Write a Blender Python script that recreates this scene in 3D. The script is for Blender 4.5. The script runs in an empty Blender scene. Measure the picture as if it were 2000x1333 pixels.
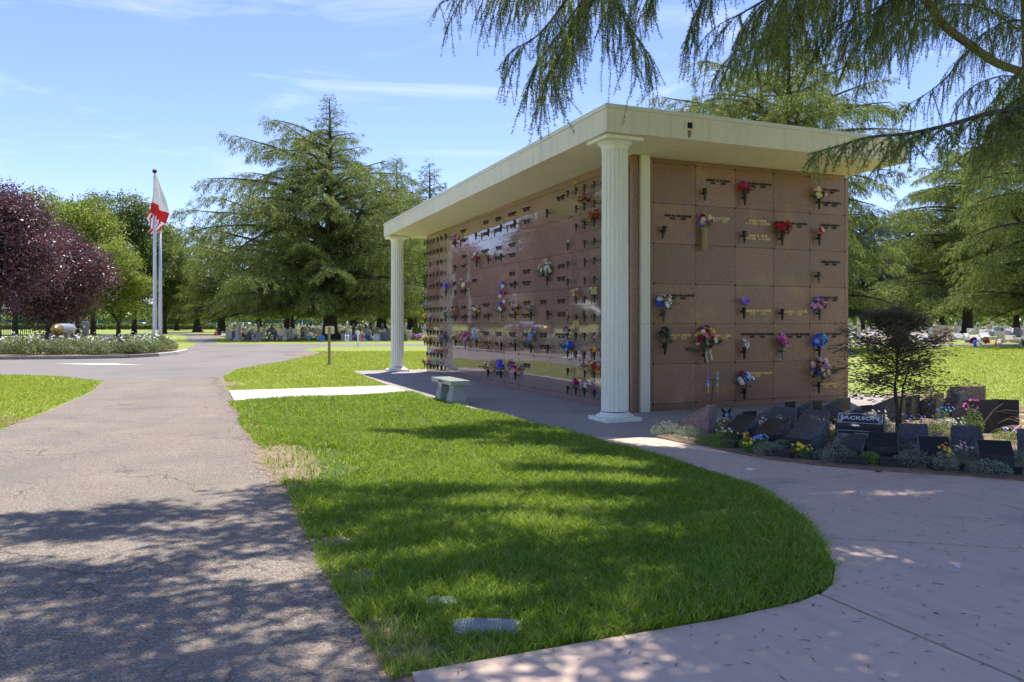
import bpy, math, random
import numpy as np
from math import radians as R, sin, cos, pi
from mathutils import Vector, Matrix, Euler

# ------------------------------------------------------------ camera, sky, sun, exposure
S = bpy.context.scene
COL = S.collection
TH = R(22.6)
# world axes = the mausoleum's own axes: x along its end wall, y along its long wall, origin at its near corner
CAM = np.array([-7.0887, -11.7807])           # camera's place on the ground
RT = np.array([cos(TH), -sin(TH)])            # camera's right
FW = np.array([sin(TH), cos(TH)])             # camera's forward
def W(X, d):
    "metres to the right of and ahead of the viewer -> world x, y"
    p = CAM + RT * X + FW * d
    return float(p[0]), float(p[1])
EYE = 1.55
cd = bpy.data.cameras.new('camera'); cam = bpy.data.objects.new('camera', cd); COL.objects.link(cam)
cam.location = (CAM[0], CAM[1], EYE); cam.rotation_euler = (R(90), 0, -TH)
cd.sensor_width = 36; cd.lens = 36 * 1549 / 2000; cd.shift_y = -36.5 / 2000
cd.clip_start = .05; cd.clip_end = 3000
S.camera = cam
SUN_EL = R(70)
sd = RT * .215 + FW * .977                    # horizontal direction towards the sun
SUN_AZ = math.atan2(sd[0], sd[1])
SUNV = np.array([sd[0] * cos(SUN_EL), sd[1] * cos(SUN_EL), sin(SUN_EL)])
world = bpy.data.worlds.new('World'); S.world = world; world.use_nodes = True
def setup_world():
    nt = world.node_tree; N = nt.nodes; L = nt.links
    bg = N['Background']
    sky = N.new('ShaderNodeTexSky'); sky.sky_type = 'NISHITA'; sky.sun_disc = False
    sky.sun_elevation = SUN_EL; sky.sun_rotation = SUN_AZ
    sky.air_density = .85; sky.dust_density = .05; sky.ozone_density = 4
    tc = N.new('ShaderNodeTexCoord')
    mp = N.new('ShaderNodeMapping'); mp.inputs['Scale'].default_value = (1.1, 1.1, 6.5); mp.inputs['Rotation'].default_value = (.12, .1, .3)
    n1 = N.new('ShaderNodeTexNoise'); n1.inputs['Scale'].default_value = 2.1; n1.inputs['Detail'].default_value = 9; n1.inputs['Roughness'].default_value = .62
    n1.inputs['Distortion'].default_value = .9
    L.new(tc.outputs['Generated'], mp.inputs['Vector']); L.new(mp.outputs['Vector'], n1.inputs['Vector'])
    cr = N.new('ShaderNodeValToRGB'); cr.color_ramp.elements[0].position = .53; cr.color_ramp.elements[1].position = .95
    cr.color_ramp.elements[0].color = (0, 0, 0, 1); cr.color_ramp.elements[1].color = (.62, .62, .62, 1)
    L.new(n1.outputs['Fac'], cr.inputs['Fac'])
    mx = N.new('ShaderNodeMix'); mx.data_type = 'RGBA'
    tn = N.new('ShaderNodeMix'); tn.data_type = 'RGBA'; tn.blend_type = 'MULTIPLY'; tn.inputs['Factor'].default_value = 1; tn.inputs['B'].default_value = (.675, .60, .71, 1)
    L.new(sky.outputs['Color'], tn.inputs['A'])
    L.new(cr.outputs['Color'], mx.inputs['Factor']); L.new(tn.outputs['Result'], mx.inputs['A'])
    mx.inputs['B'].default_value = (4.4, 4.7, 5.2, 1)
    L.new(mx.outputs['Result'], bg.inputs['Color'])
    bg.inputs['Strength'].default_value = .124
setup_world()
sl = bpy.data.lights.new('sun', 'SUN'); sun = bpy.data.objects.new('sun', sl); COL.objects.link(sun)
sl.energy = 2.6; sl.angle = R(.53); sl.color = (1, .955, .88)
sun.rotation_euler = Vector(-SUNV).to_track_quat('-Z', 'Y').to_euler()
V = S.view_settings
V.view_transform = 'Standard'; V.look = 'None'; V.gamma = 1; V.exposure = 1.52; V.use_curve_mapping = False
S.cycles.max_bounces = 6; S.cycles.transparent_max_bounces = 4; S.cycles.diffuse_bounces = 4
S.cycles.use_denoising = True; S.cycles.use_adaptive_sampling = False; S.cycles.use_light_tree = False

# ------------------------------------------------------------ materials
def rgb(c, a=1): return (c[0], c[1], c[2], a)
def mat(name, base, rough=.8, alt=None, nscale=3., lo=.35, hi=.65, fleck=None, fscale=200., flo=.62, fhi=.66, grit=0., gscale=300.,
        bump=0., bscale=60., spec=.5, coat=0., metal=0., island=None, trans=0., stretch=None, detail=6, stain=None, sscale=.8):
    m = bpy.data.materials.new(name); m.use_nodes = True
    nt = m.node_tree; N = nt.nodes; L = nt.links; b = N['Principled BSDF']
    b.inputs['Roughness'].default_value = rough; b.inputs['Specular IOR Level'].default_value = spec
    b.inputs['Metallic'].default_value = metal; b.inputs['Coat Weight'].default_value = coat; b.inputs['Coat Roughness'].default_value = .03
    geo = N.new('ShaderNodeNewGeometry'); vec = geo.outputs['Position']
    if stretch:
        mp = N.new('ShaderNodeMapping'); mp.inputs['Scale'].default_value = stretch[:3]
        if len(stretch) > 3: mp.inputs['Rotation'].default_value = (0, 0, stretch[3])
        L.new(vec, mp.inputs['Vector']); svec = mp.outputs['Vector']
    else: svec = vec
    def noise(sc, det=detail, v=None, rough=.55):
        n = N.new('ShaderNodeTexNoise'); n.inputs['Scale'].default_value = sc; n.inputs['Detail'].default_value = det; n.inputs['Roughness'].default_value = rough
        L.new(v if v is not None else svec, n.inputs['Vector']); return n.outputs['Fac']
    def ramp(f, a, c):
        r = N.new('ShaderNodeMapRange'); r.inputs['From Min'].default_value = a; r.inputs['From Max'].default_value = c
        L.new(f, r.inputs['Value']); return r.outputs['Result']
    def mix(f, A, B, blend='MIX'):
        x = N.new('ShaderNodeMix'); x.data_type = 'RGBA'; x.blend_type = blend
        if hasattr(f, 'links'): L.new(f, x.inputs['Factor'])
        else: x.inputs['Factor'].default_value = f
        for k, v in (('A', A), ('B', B)):
            if hasattr(v, 'links'): L.new(v, x.inputs[k])
            else: x.inputs[k].default_value = rgb(v)
        return x.outputs['Result']
    col = base
    if island:
        cr = N.new('ShaderNodeValToRGB'); E = cr.color_ramp.elements
        E[0].position = 0; E[0].color = rgb(island[0]); E[1].position = 1; E[1].color = rgb(island[-1])
        for i, c in enumerate(island[1:-1]):
            e = E.new((i + 1) / (len(island) - 1)); e.color = rgb(c)
        L.new(geo.outputs['Random Per Island'], cr.inputs['Fac']); col = cr.outputs['Color']
    if alt: col = mix(ramp(noise(nscale), lo, hi), col, alt)
    if stain: col = mix(ramp(noise(sscale, 5, vec), .55, .72), col, stain)
    if fleck:
        for k, c in enumerate(fleck):
            col = mix(ramp(noise(fscale * (1 + .37 * k), 2, vec), flo, fhi), col, c)
    if hasattr(col, 'links'): L.new(col, b.inputs['Base Color'])
    else: b.inputs['Base Color'].default_value = rgb(col)
    if bump:
        bp = N.new('ShaderNodeBump'); bp.inputs['Strength'].default_value = bump; bp.inputs['Distance'].default_value = .02
        L.new(noise(bscale, 4), bp.inputs['Height']); L.new(bp.outputs['Normal'], b.inputs['Normal'])
    if trans:
        t = N.new('ShaderNodeBsdfTranslucent'); ms = N.new('ShaderNodeMixShader'); ms.inputs[0].default_value = trans
        if hasattr(col, 'links'):
            hs = N.new('ShaderNodeHueSaturation'); hs.inputs['Value'].default_value = 1.5; hs.inputs['Hue'].default_value = .49
            L.new(col, hs.inputs['Color']); L.new(hs.outputs['Color'], t.inputs['Color'])
        else: t.inputs['Color'].default_value = rgb(col)
        L.new(b.outputs[0], ms.inputs[1]); L.new(t.outputs[0], ms.inputs[2]); L.new(ms.outputs[0], N['Material Output'].inputs['Surface'])
    return m

M = {}
M['stucco'] = mat('painted stucco', (.82, .75, .61), .85, alt=(.77, .70, .56), nscale=1.3, bump=.25, bscale=90, stain=(.74, .69, .54), sscale=1.7)
def streaks(m, col, amt=.5):
    nt = m.node_tree; N = nt.nodes; L = nt.links; b = N['Principled BSDF']; src = b.inputs['Base Color'].links[0].from_socket
    g = N.new('ShaderNodeNewGeometry'); mp = N.new('ShaderNodeMapping'); mp.inputs['Scale'].default_value = (7, 7, .45); n = N.new('ShaderNodeTexNoise'); n.inputs['Scale'].default_value = 1.4; n.inputs['Detail'].default_value = 7; n.inputs['Roughness'].default_value = .65
    L.new(g.outputs['Position'], mp.inputs['Vector']); L.new(mp.outputs['Vector'], n.inputs['Vector'])
    r = N.new('ShaderNodeMapRange'); r.inputs['From Min'].default_value = .50; r.inputs['From Max'].default_value = .78; r.inputs['To Max'].default_value = amt; L.new(n.outputs['Fac'], r.inputs['Value'])
    x = N.new('ShaderNodeMix'); x.data_type = 'RGBA'; L.new(r.outputs[0], x.inputs['Factor']); L.new(src, x.inputs['A']); x.inputs['B'].default_value = rgb(col); L.new(x.outputs['Result'], b.inputs['Base Color'])
streaks(M['stucco'], (.50, .44, .33), .55)
M['coping'] = mat('painted metal coping', (.74, .72, .62), .5, alt=(.68, .66, .57), nscale=2)
M['column'] = mat('column paint', (.82, .82, .70), .55, alt=(.77, .77, .65), nscale=1.6, lo=.5, hi=.75)
streaks(M['column'], (.60, .57, .45), .5)
M['pilaster'] = mat('pilaster paint', (.76, .74, .56), .6, alt=(.70, .69, .52), nscale=1.2)
M['dark'] = mat('dark recess', (.02, .017, .015), .9)
M['rust'] = mat('rust stain', (.27, .19, .12), .9)
G1, G2 = (.30, .180, .15), (.24, .14, .105)
M['granite'] = mat('polished rose brown granite', G1, .035, alt=G2, nscale=26, fleck=((.46, .31, .25), (.10, .065, .055)), fscale=95, flo=.56, fhi=.62, spec=.7, coat=.5, detail=3)
def slab_variation(m, amt):
    nt = m.node_tree; b = nt.nodes['Principled BSDF']; src = b.inputs['Base Color'].links[0].from_socket
    oi = nt.nodes.new('ShaderNodeObjectInfo'); hs = nt.nodes.new('ShaderNodeHueSaturation'); mr = nt.nodes.new('ShaderNodeMapRange')
    mr.inputs['To Min'].default_value = 1 - amt; mr.inputs['To Max'].default_value = 1 + amt; nt.links.new(oi.outputs['Random'], mr.inputs['Value']); nt.links.new(mr.outputs[0], hs.inputs['Value'])
    nt.links.new(src, hs.inputs['Color']); nt.links.new(hs.outputs['Color'], b.inputs['Base Color'])
M['granite'].node_tree.nodes['Principled BSDF'].inputs['Coat IOR'].default_value = 1.75
M['granite_end'] = mat('polished brown granite', (.325, .195, .115), .25, alt=(.25, .145, .09), nscale=30, fleck=((.44, .28, .18), (.13, .085, .06)), fscale=85, flo=.56, fhi=.62, spec=.2, detail=3, stain=(.38, .25, .10), sscale=1.6)
slab_variation(M['granite'], .10); slab_variation(M['granite_end'], .12)
M['bronze'] = mat('aged bronze', (.045, .038, .028), .42, alt=(.03, .035, .028), nscale=30, metal=.5)
M['verdigris'] = mat('green bronze vase', (.10, .12, .095), .5, alt=(.06, .07, .05), nscale=40, metal=.3)
M['silver'] = mat('pewter vase', (.24, .25, .25), .35, metal=.6)
M['letter_dark'] = mat('dark bronze letters', (.022, .018, .013), .5, metal=.4)
M['letter_gold'] = mat('bright bronze letters', (.62, .45, .18), .35, metal=.7)
M['plate'] = mat('bronze niche plate', (.10, .095, .08), .45, alt=(.05, .05, .045), nscale=110, metal=.4)
M['pink_concrete'] = mat('pink broomed concrete', (.64, .475, .36), .88, alt=(.55, .405, .305), nscale=1.3, lo=.3, hi=.72, fleck=((.40, .30, .24), (.62, .48, .40)), fscale=260, flo=.6, fhi=.7,
                         bump=.18, bscale=34, stretch=(12, 1.2, 1, .5), stain=(.38, .30, .25), sscale=1.1)
M['white_concrete'] = mat('pale concrete walk', (.60, .57, .50), .9, alt=(.52, .49, .43), nscale=3, bump=.1, bscale=60)
M['plaza'] = mat('exposed aggregate concrete', (.44, .385, .335), .85, alt=(.36, .315, .275), nscale=1.2, fleck=((.40, .36, .31), (.10, .09, .08)), fscale=85, flo=.55, fhi=.60, bump=.3, bscale=120, detail=5)
M['asphalt_new'] = mat('grey asphalt', (.185, .165, .142), .85, alt=(.22, .195, .17), nscale=.55, bump=.2, bscale=120, stretch=(1, 4, 1, .9), stain=(.12, .11, .105), sscale=.3)
M['kerb'] = mat('concrete kerb', (.30, .26, .22), .9, alt=(.22, .19, .16), nscale=3)
M['paint_white'] = mat('road paint', (.75, .75, .72), .7, alt=(.55, .54, .5), nscale=6)
M['soil'] = mat('dark bed soil', (.17, .115, .075), .95, alt=(.27, .19, .12), nscale=9, bump=.6, bscale=50)
M['mulch'] = mat('dry bark mulch', (.28, .20, .13), .95, alt=(.15, .10, .065), nscale=14, bump=.6, bscale=40)
M['bark'] = mat('cedar bark', (.085, .062, .047), .95, alt=(.05, .036, .028), nscale=14, bump=.9, bscale=26, stretch=(3, 3, .5))
M['bark_light'] = mat('pale branch bark', (.16, .105, .07), .95, alt=(.085, .058, .04), nscale=22, bump=.8, bscale=40)  # paler brown bark for the thick boughs and the leaning stick
M['bark_plum'] = mat('plum bark', (.10, .075, .06), .9, alt=(.06, .045, .038), nscale=8, bump=.6, bscale=20)
M['cedar'] = mat('cedar needles', (0, 0, 0), .6, island=((.07, .125, .03), (.11, .175, .038), (.17, .22, .045), (.10, .15, .04), (.22, .25, .05)), trans=.4, spec=.3)
M['cedar_gold'] = mat('golden green needles', (0, 0, 0), .6, island=((.035, .075, .025), (.13, .20, .045), (.38, .39, .08), (.07, .13, .04), (.26, .31, .065), (.04, .085, .03)), trans=.38, spec=.3)
M['cedar_near'] = mat('hanging cedar needles', (0, 0, 0), .6, island=((.05, .10, .03), (.14, .23, .06), (.38, .42, .10), (.09, .15, .045), (.24, .30, .08)), trans=.5, spec=.3)
M['pine_dark'] = mat('dark blue green needles', (0, 0, 0), .6, island=((.05, .09, .05), (.07, .12, .06), (.10, .15, .075)), trans=.15, spec=.3)
M['blue_cedar'] = mat('blue green needles', (0, 0, 0), .6, island=((.06, .10, .085), (.10, .14, .11), (.13, .17, .12)), trans=.2, spec=.3)
M['leaf_bright'] = mat('bright spring leaves', (0, 0, 0), .5, island=((.08, .14, .02), (.24, .31, .035), (.13, .20, .025), (.42, .44, .07), (.06, .11, .02)), trans=.35)
M['leaf_mid'] = mat('mid green leaves', (0, 0, 0), .5, island=((.05, .09, .02), (.17, .24, .045), (.08, .14, .03), (.30, .34, .07), (.045, .08, .02)), trans=.4)
M['leaf_plum'] = mat('purple plum leaves', (0, 0, 0), .42, island=((.075, .03, .045), (.12, .055, .07), (.045, .022, .04), (.24, .14, .14), (.085, .035, .045), (.22, .04, .04), (.09, .045, .065)), trans=.25, spec=.9)
M['leaf_maple'] = mat('dark bronze maple leaves', (0, 0, 0), .5, island=((.12, .075, .07), (.15, .09, .08), (.18, .17, .07), (.10, .15, .05), (.09, .055, .05)), trans=.4)
M['leaf_rose'] = mat('pale rose bush leaves', (0, 0, 0), .5, island=((.14, .20, .06), (.26, .30, .12), (.08, .14, .035), (.40, .40, .22), (.06, .10, .03)), trans=.3)
M['grass'] = mat('lawn grass blades', (0, 0, 0), .5, island=((.07, .15, .010), (.18, .31, .014), (.30, .41, .022), (.12, .23, .016), (.50, .52, .16)), trans=.45, spec=.35)
def patchy(m, col, sc, lo, hi, amt):
    nt = m.node_tree; N = nt.nodes; L = nt.links; b = N['Principled BSDF']; src = b.inputs['Base Color'].links[0].from_socket
    g = N.new('ShaderNodeNewGeometry'); n = N.new('ShaderNodeTexNoise'); n.inputs['Scale'].default_value = sc; n.inputs['Detail'].default_value = 5; L.new(g.outputs['Position'], n.inputs['Vector'])
    r = N.new('ShaderNodeMapRange'); r.inputs['From Min'].default_value = lo; r.inputs['From Max'].default_value = hi; r.inputs['To Max'].default_value = amt; L.new(n.outputs['Fac'], r.inputs['Value'])
    x = N.new('ShaderNodeMix'); x.data_type = 'RGBA'; L.new(r.outputs[0], x.inputs['Factor']); L.new(src, x.inputs['A']); x.inputs['B'].default_value = rgb(col); L.new(x.outputs['Result'], b.inputs['Base Color'])
patchy(M['grass'], (.085, .19, .02), .9, .45, .7, .75); patchy(M['grass'], (.42, .42, .14), 2.3, .58, .78, .6)
M['grass_far'] = mat('far lawn blades', (0, 0, 0), .6, island=((.20, .29, .02), (.26, .34, .028), (.31, .37, .036), (.36, .39, .08)), trans=.4, spec=.3)  # paler, yellower blade colour for the outlying lawns
M['lawn'] = mat('lawn', (.20, .26, .028), .95, alt=(.29, .31, .05), nscale=.6, lo=.3, hi=.7, fleck=((.34, .34, .09), (.12, .19, .02)), fscale=9, flo=.5, fhi=.7, bump=.8, bscale=18)
M['turf'] = mat('turf under the blades', (.06, .11, .012), .98, alt=(.10, .11, .03), nscale=8)
M['dirt'] = mat('dry dirt', (.30, .215, .145), .98, alt=(.20, .15, .09), nscale=7, bump=.7, bscale=30)
M['black_granite'] = mat('polished black granite', (.020, .022, .026), .22, alt=(.030, .032, .038), nscale=60, fleck=((.09, .095, .11),), fscale=190, flo=.6, fhi=.66, spec=.4)
M['grey_granite'] = mat('speckled dark granite', (.055, .058, .064), .6, alt=(.035, .037, .042), nscale=60, fleck=((.20, .21, .23),), fscale=120, flo=.56, fhi=.62)
M['rock_granite'] = mat('rock pitched granite', (.10, .105, .115), .6, alt=(.045, .048, .055), nscale=22, bump=1.0, bscale=28, fleck=((.35, .36, .38),), fscale=60, flo=.6, fhi=.66)
M['pink_granite'] = mat('pink rock granite', (.22, .155, .15), .7, alt=(.13, .09, .08), nscale=25, bump=1.0, bscale=28, fleck=((.4, .33, .30),), fscale=70, flo=.58, fhi=.64)
M['bench'] = mat('pale green grey granite', (.34, .37, .33), .35, alt=(.27, .30, .27), nscale=30, fleck=((.20, .23, .22), (.5, .5, .45)), fscale=110, flo=.58, fhi=.63)
M['ink'] = mat('cut lettering', (.03, .05, .05), .9)
M['etch'] = mat('white etched line', (.72, .74, .76), .8)
M['pole'] = mat('brushed aluminium pole', (.60, .58, .60), .35, metal=.55)
M['black_metal'] = mat('black painted iron', (.012, .012, .012), .5)
M['sign_tan'] = mat('weathered tan board', (.78, .66, .52), .85, alt=(.70, .58, .45), nscale=9)
M['post_wood'] = mat('brown post', (.38, .26, .16), .85, alt=(.28, .18, .10), nscale=12)
M['white'] = mat('white paint', (.78, .78, .76), .5)
M['cloth_white'] = mat('white flag cloth', (.80, .79, .75), .8, trans=.25)
M['cloth_red'] = mat('red flag cloth', (.60, .02, .02), .8, trans=.2)
M['cloth_blue'] = mat('blue flag cloth', (.03, .045, .25), .8, trans=.15)
M['brass'] = mat('brass nose', (.55, .38, .13), .3, metal=.75, alt=(.40, .27, .09), nscale=6)
M['torpedo_steel'] = mat('grey torpedo steel', (.42, .43, .46), .35, metal=.4)
M['cradle'] = mat('weathered concrete', (.30, .25, .19), .9, alt=(.20, .165, .125), nscale=5, bump=.3)
M['blue_plastic'] = mat('blue plastic', (.04, .22, .65), .4)
M['orange'] = mat('orange plastic', (.75, .12, .02), .5)
M['glass'] = mat('car glass', (.03, .04, .05), .05, spec=.8)
M['tyre'] = mat('tyre rubber', (.02, .02, .02), .8)
M['green_mesh'] = mat('green windscreen mesh', (.03, .13, .09), .8)
M['valve_lid'] = mat('blue green valve lid', (.21, .26, .28), .6, alt=(.15, .19, .21), nscale=20, bump=.2)
M['litter'] = mat('fallen needles', (0, 0, 0), .8, island=((.13, .09, .05), (.06, .04, .022), (.10, .085, .035), (.20, .14, .08)))
M['rag'] = mat('tan cloth', (.30, .24, .12), .9)
M['dry_leaf'] = mat('dry brown leaves', (0, 0, 0), .8, island=((.20, .12, .07), (.13, .08, .055), (.28, .19, .12)))
M['stem'] = mat('green stems', (.035, .07, .02), .6, alt=(.06, .10, .03), nscale=20)
M['leaf_artificial'] = mat('bouquet leaves', (0, 0, 0), .5, island=((.04, .09, .025), (.07, .14, .035), (.11, .18, .04)), trans=.25)
M['leaf_herb'] = mat('grey green herb leaves', (0, 0, 0), .6, island=((.18, .24, .15), (.28, .33, .21), (.13, .19, .11), (.34, .31, .25)), trans=.25)
M['leaf_herb_green'] = mat('fresh green herb leaves', (0, 0, 0), .6, island=((.14, .24, .035), (.22, .33, .05), (.09, .17, .035)), trans=.4)
PETAL = dict(red=(.50, .012, .02), crimson=(.28, .008, .03), pink=(.70, .22, .42), palepink=(.78, .42, .48), magenta=(.45, .05, .30), purple=(.22, .07, .62),
             lilac=(.42, .26, .68), blue=(.03, .10, .60), skyblue=(.18, .42, .75), white=(.78, .77, .72), cream=(.72, .66, .45), yellow=(.80, .56, .03),
             orange=(.72, .22, .03), peach=(.72, .40, .22), aqua=(.20, .60, .62), tan=(.42, .31, .18), dark=(.035, .03, .025), rust=(.32, .12, .04), teal=(.12, .28, .20))
def petal(c):
    k = 'petal_' + c
    if k not in M: M[k] = mat(c + ' petals', tuple(min(.88, v * 1.25) for v in PETAL[c]), .55, trans=.25)
    return M[k]

def asphalt_old():
    "worn drive: stones showing, long thin cracks, lighter dust"
    m = mat('worn asphalt drive', (.265, .208, .150), .92, alt=(.215, .168, .125), nscale=1.1, lo=.3, hi=.7, fleck=((.36, .32, .28), (.09, .075, .065)), fscale=62, flo=.54, fhi=.62, detail=7, stain=(.27, .215, .165), sscale=.45)
    nt = m.node_tree; N = nt.nodes; L = nt.links; b = N['Principled BSDF']
    geo = [n for n in N if n.bl_idname == 'ShaderNodeNewGeometry'][0]
    n = N.new('ShaderNodeTexNoise'); n.inputs['Scale'].default_value = 1.6; n.inputs['Detail'].default_value = 6
    L.new(geo.outputs['Position'], n.inputs['Vector'])
    ad = N.new('ShaderNodeVectorMath'); ad.operation = 'MULTIPLY_ADD'; ad.inputs[1].default_value = (1.1, 1.1, 0)
    L.new(n.outputs['Color'], ad.inputs[0]); L.new(geo.outputs['Position'], ad.inputs[2])
    v = N.new('ShaderNodeTexVoronoi'); v.feature = 'DISTANCE_TO_EDGE'; v.inputs['Scale'].default_value = .75; L.new(ad.outputs[0], v.inputs['Vector'])
    mr = N.new('ShaderNodeMapRange'); mr.inputs['From Min'].default_value = .002; mr.inputs['From Max'].default_value = .009
    L.new(v.outputs['Distance'], mr.inputs['Value'])
    n2 = N.new('ShaderNodeTexNoise'); n2.inputs['Scale'].default_value = .9; L.new(geo.outputs['Position'], n2.inputs['Vector'])
    m2 = N.new('ShaderNodeMapRange'); m2.inputs['From Min'].default_value = .44; m2.inputs['From Max'].default_value = .52; L.new(n2.outputs['Fac'], m2.inputs['Value'])
    mxm = N.new('ShaderNodeMath'); mxm.operation = 'MAXIMUM'; L.new(mr.outputs[0], mxm.inputs[0]); L.new(m2.outputs[0], mxm.inputs[1])
    src = b.inputs['Base Color'].links[0].from_socket
    mx = N.new('ShaderNodeMix'); mx.data_type = 'RGBA'; L.new(mxm.outputs[0], mx.inputs['Factor'])
    mx.inputs['A'].default_value = (.10, .08, .065, 1); L.new(src, mx.inputs['B']); L.new(mx.outputs['Result'], b.inputs['Base Color'])
    st = N.new('ShaderNodeTexVoronoi'); st.inputs['Scale'].default_value = 75; L.new(geo.outputs['Position'], st.inputs['Vector'])
    hm = N.new('ShaderNodeMath'); hm.operation = 'MULTIPLY'; L.new(st.outputs['Distance'], hm.inputs[0]); hm.inputs[1].default_value = -1.
    h2 = N.new('ShaderNodeMath'); h2.operation = 'ADD'; L.new(hm.outputs[0], h2.inputs[0]); L.new(mxm.outputs[0], h2.inputs[1])
    bp = N.new('ShaderNodeBump'); bp.inputs['Strength'].default_value = .8; bp.inputs['Distance'].default_value = .008
    L.new(h2.outputs[0], bp.inputs['Height']); L.new(bp.outputs['Normal'], b.inputs['Normal'])
    return m
M['asphalt'] = asphalt_old(); patchy(M['asphalt'], (.17, .145, .125), .55, .5, .72, .7); patchy(M['asphalt'], (.34, .27, .20), .8, .55, .8, .6); patchy(M['asphalt_new'], (.13, .12, .11), .22, .5, .7, .6)

# ------------------------------------------------------------ mesh helpers
def tag(o, label=None, cat=None, group=None, kind=None):
    if label: o['label'] = label
    if cat: o['category'] = cat
    if group: o['group'] = group
    if kind: o['kind'] = kind
    return o
def link(name, me, parent=None, loc=None, rot=None):
    o = bpy.data.objects.new(name, me); COL.objects.link(o)
    if parent is not None: o.parent = parent
    if loc is not None: o.location = loc
    if rot is not None: o.rotation_euler = rot
    return o
def thing(name, label, cat, loc=(0, 0, 0), rot=(0, 0, 0), group=None):
    o = bpy.data.objects.new(name, None); COL.objects.link(o); o.empty_display_size = .1
    o.location = loc; o.rotation_euler = rot if hasattr(rot, '__len__') else (0, 0, rot)
    return tag(o, label, cat, group)
def np_mesh(name, Vx, F, mats, mi=None, smooth=False):
    "fast mesh from an (n,3) vertex array and an (m,k) face array"
    me = bpy.data.meshes.new(name); F = np.asarray(F, dtype=np.int32); k = F.shape[1]; n = len(F)
    me.vertices.add(len(Vx)); me.vertices.foreach_set('co', np.asarray(Vx, dtype=np.float32).ravel())
    me.loops.add(n * k); me.loops.foreach_set('vertex_index', F.ravel())
    me.polygons.add(n); me.polygons.foreach_set('loop_start', np.arange(0, n * k, k, dtype=np.int32))
    try: me.polygons.foreach_set('loop_total', np.full(n, k, dtype=np.int32))
    except Exception: pass
    if mi is not None: me.polygons.foreach_set('material_index', np.asarray(mi, dtype=np.int32))
    if smooth: me.polygons.foreach_set('use_smooth', np.ones(n, dtype=bool))
    for m in (mats if isinstance(mats, (list, tuple)) else [mats]): me.materials.append(m)
    me.update(calc_edges=True); return me
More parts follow.
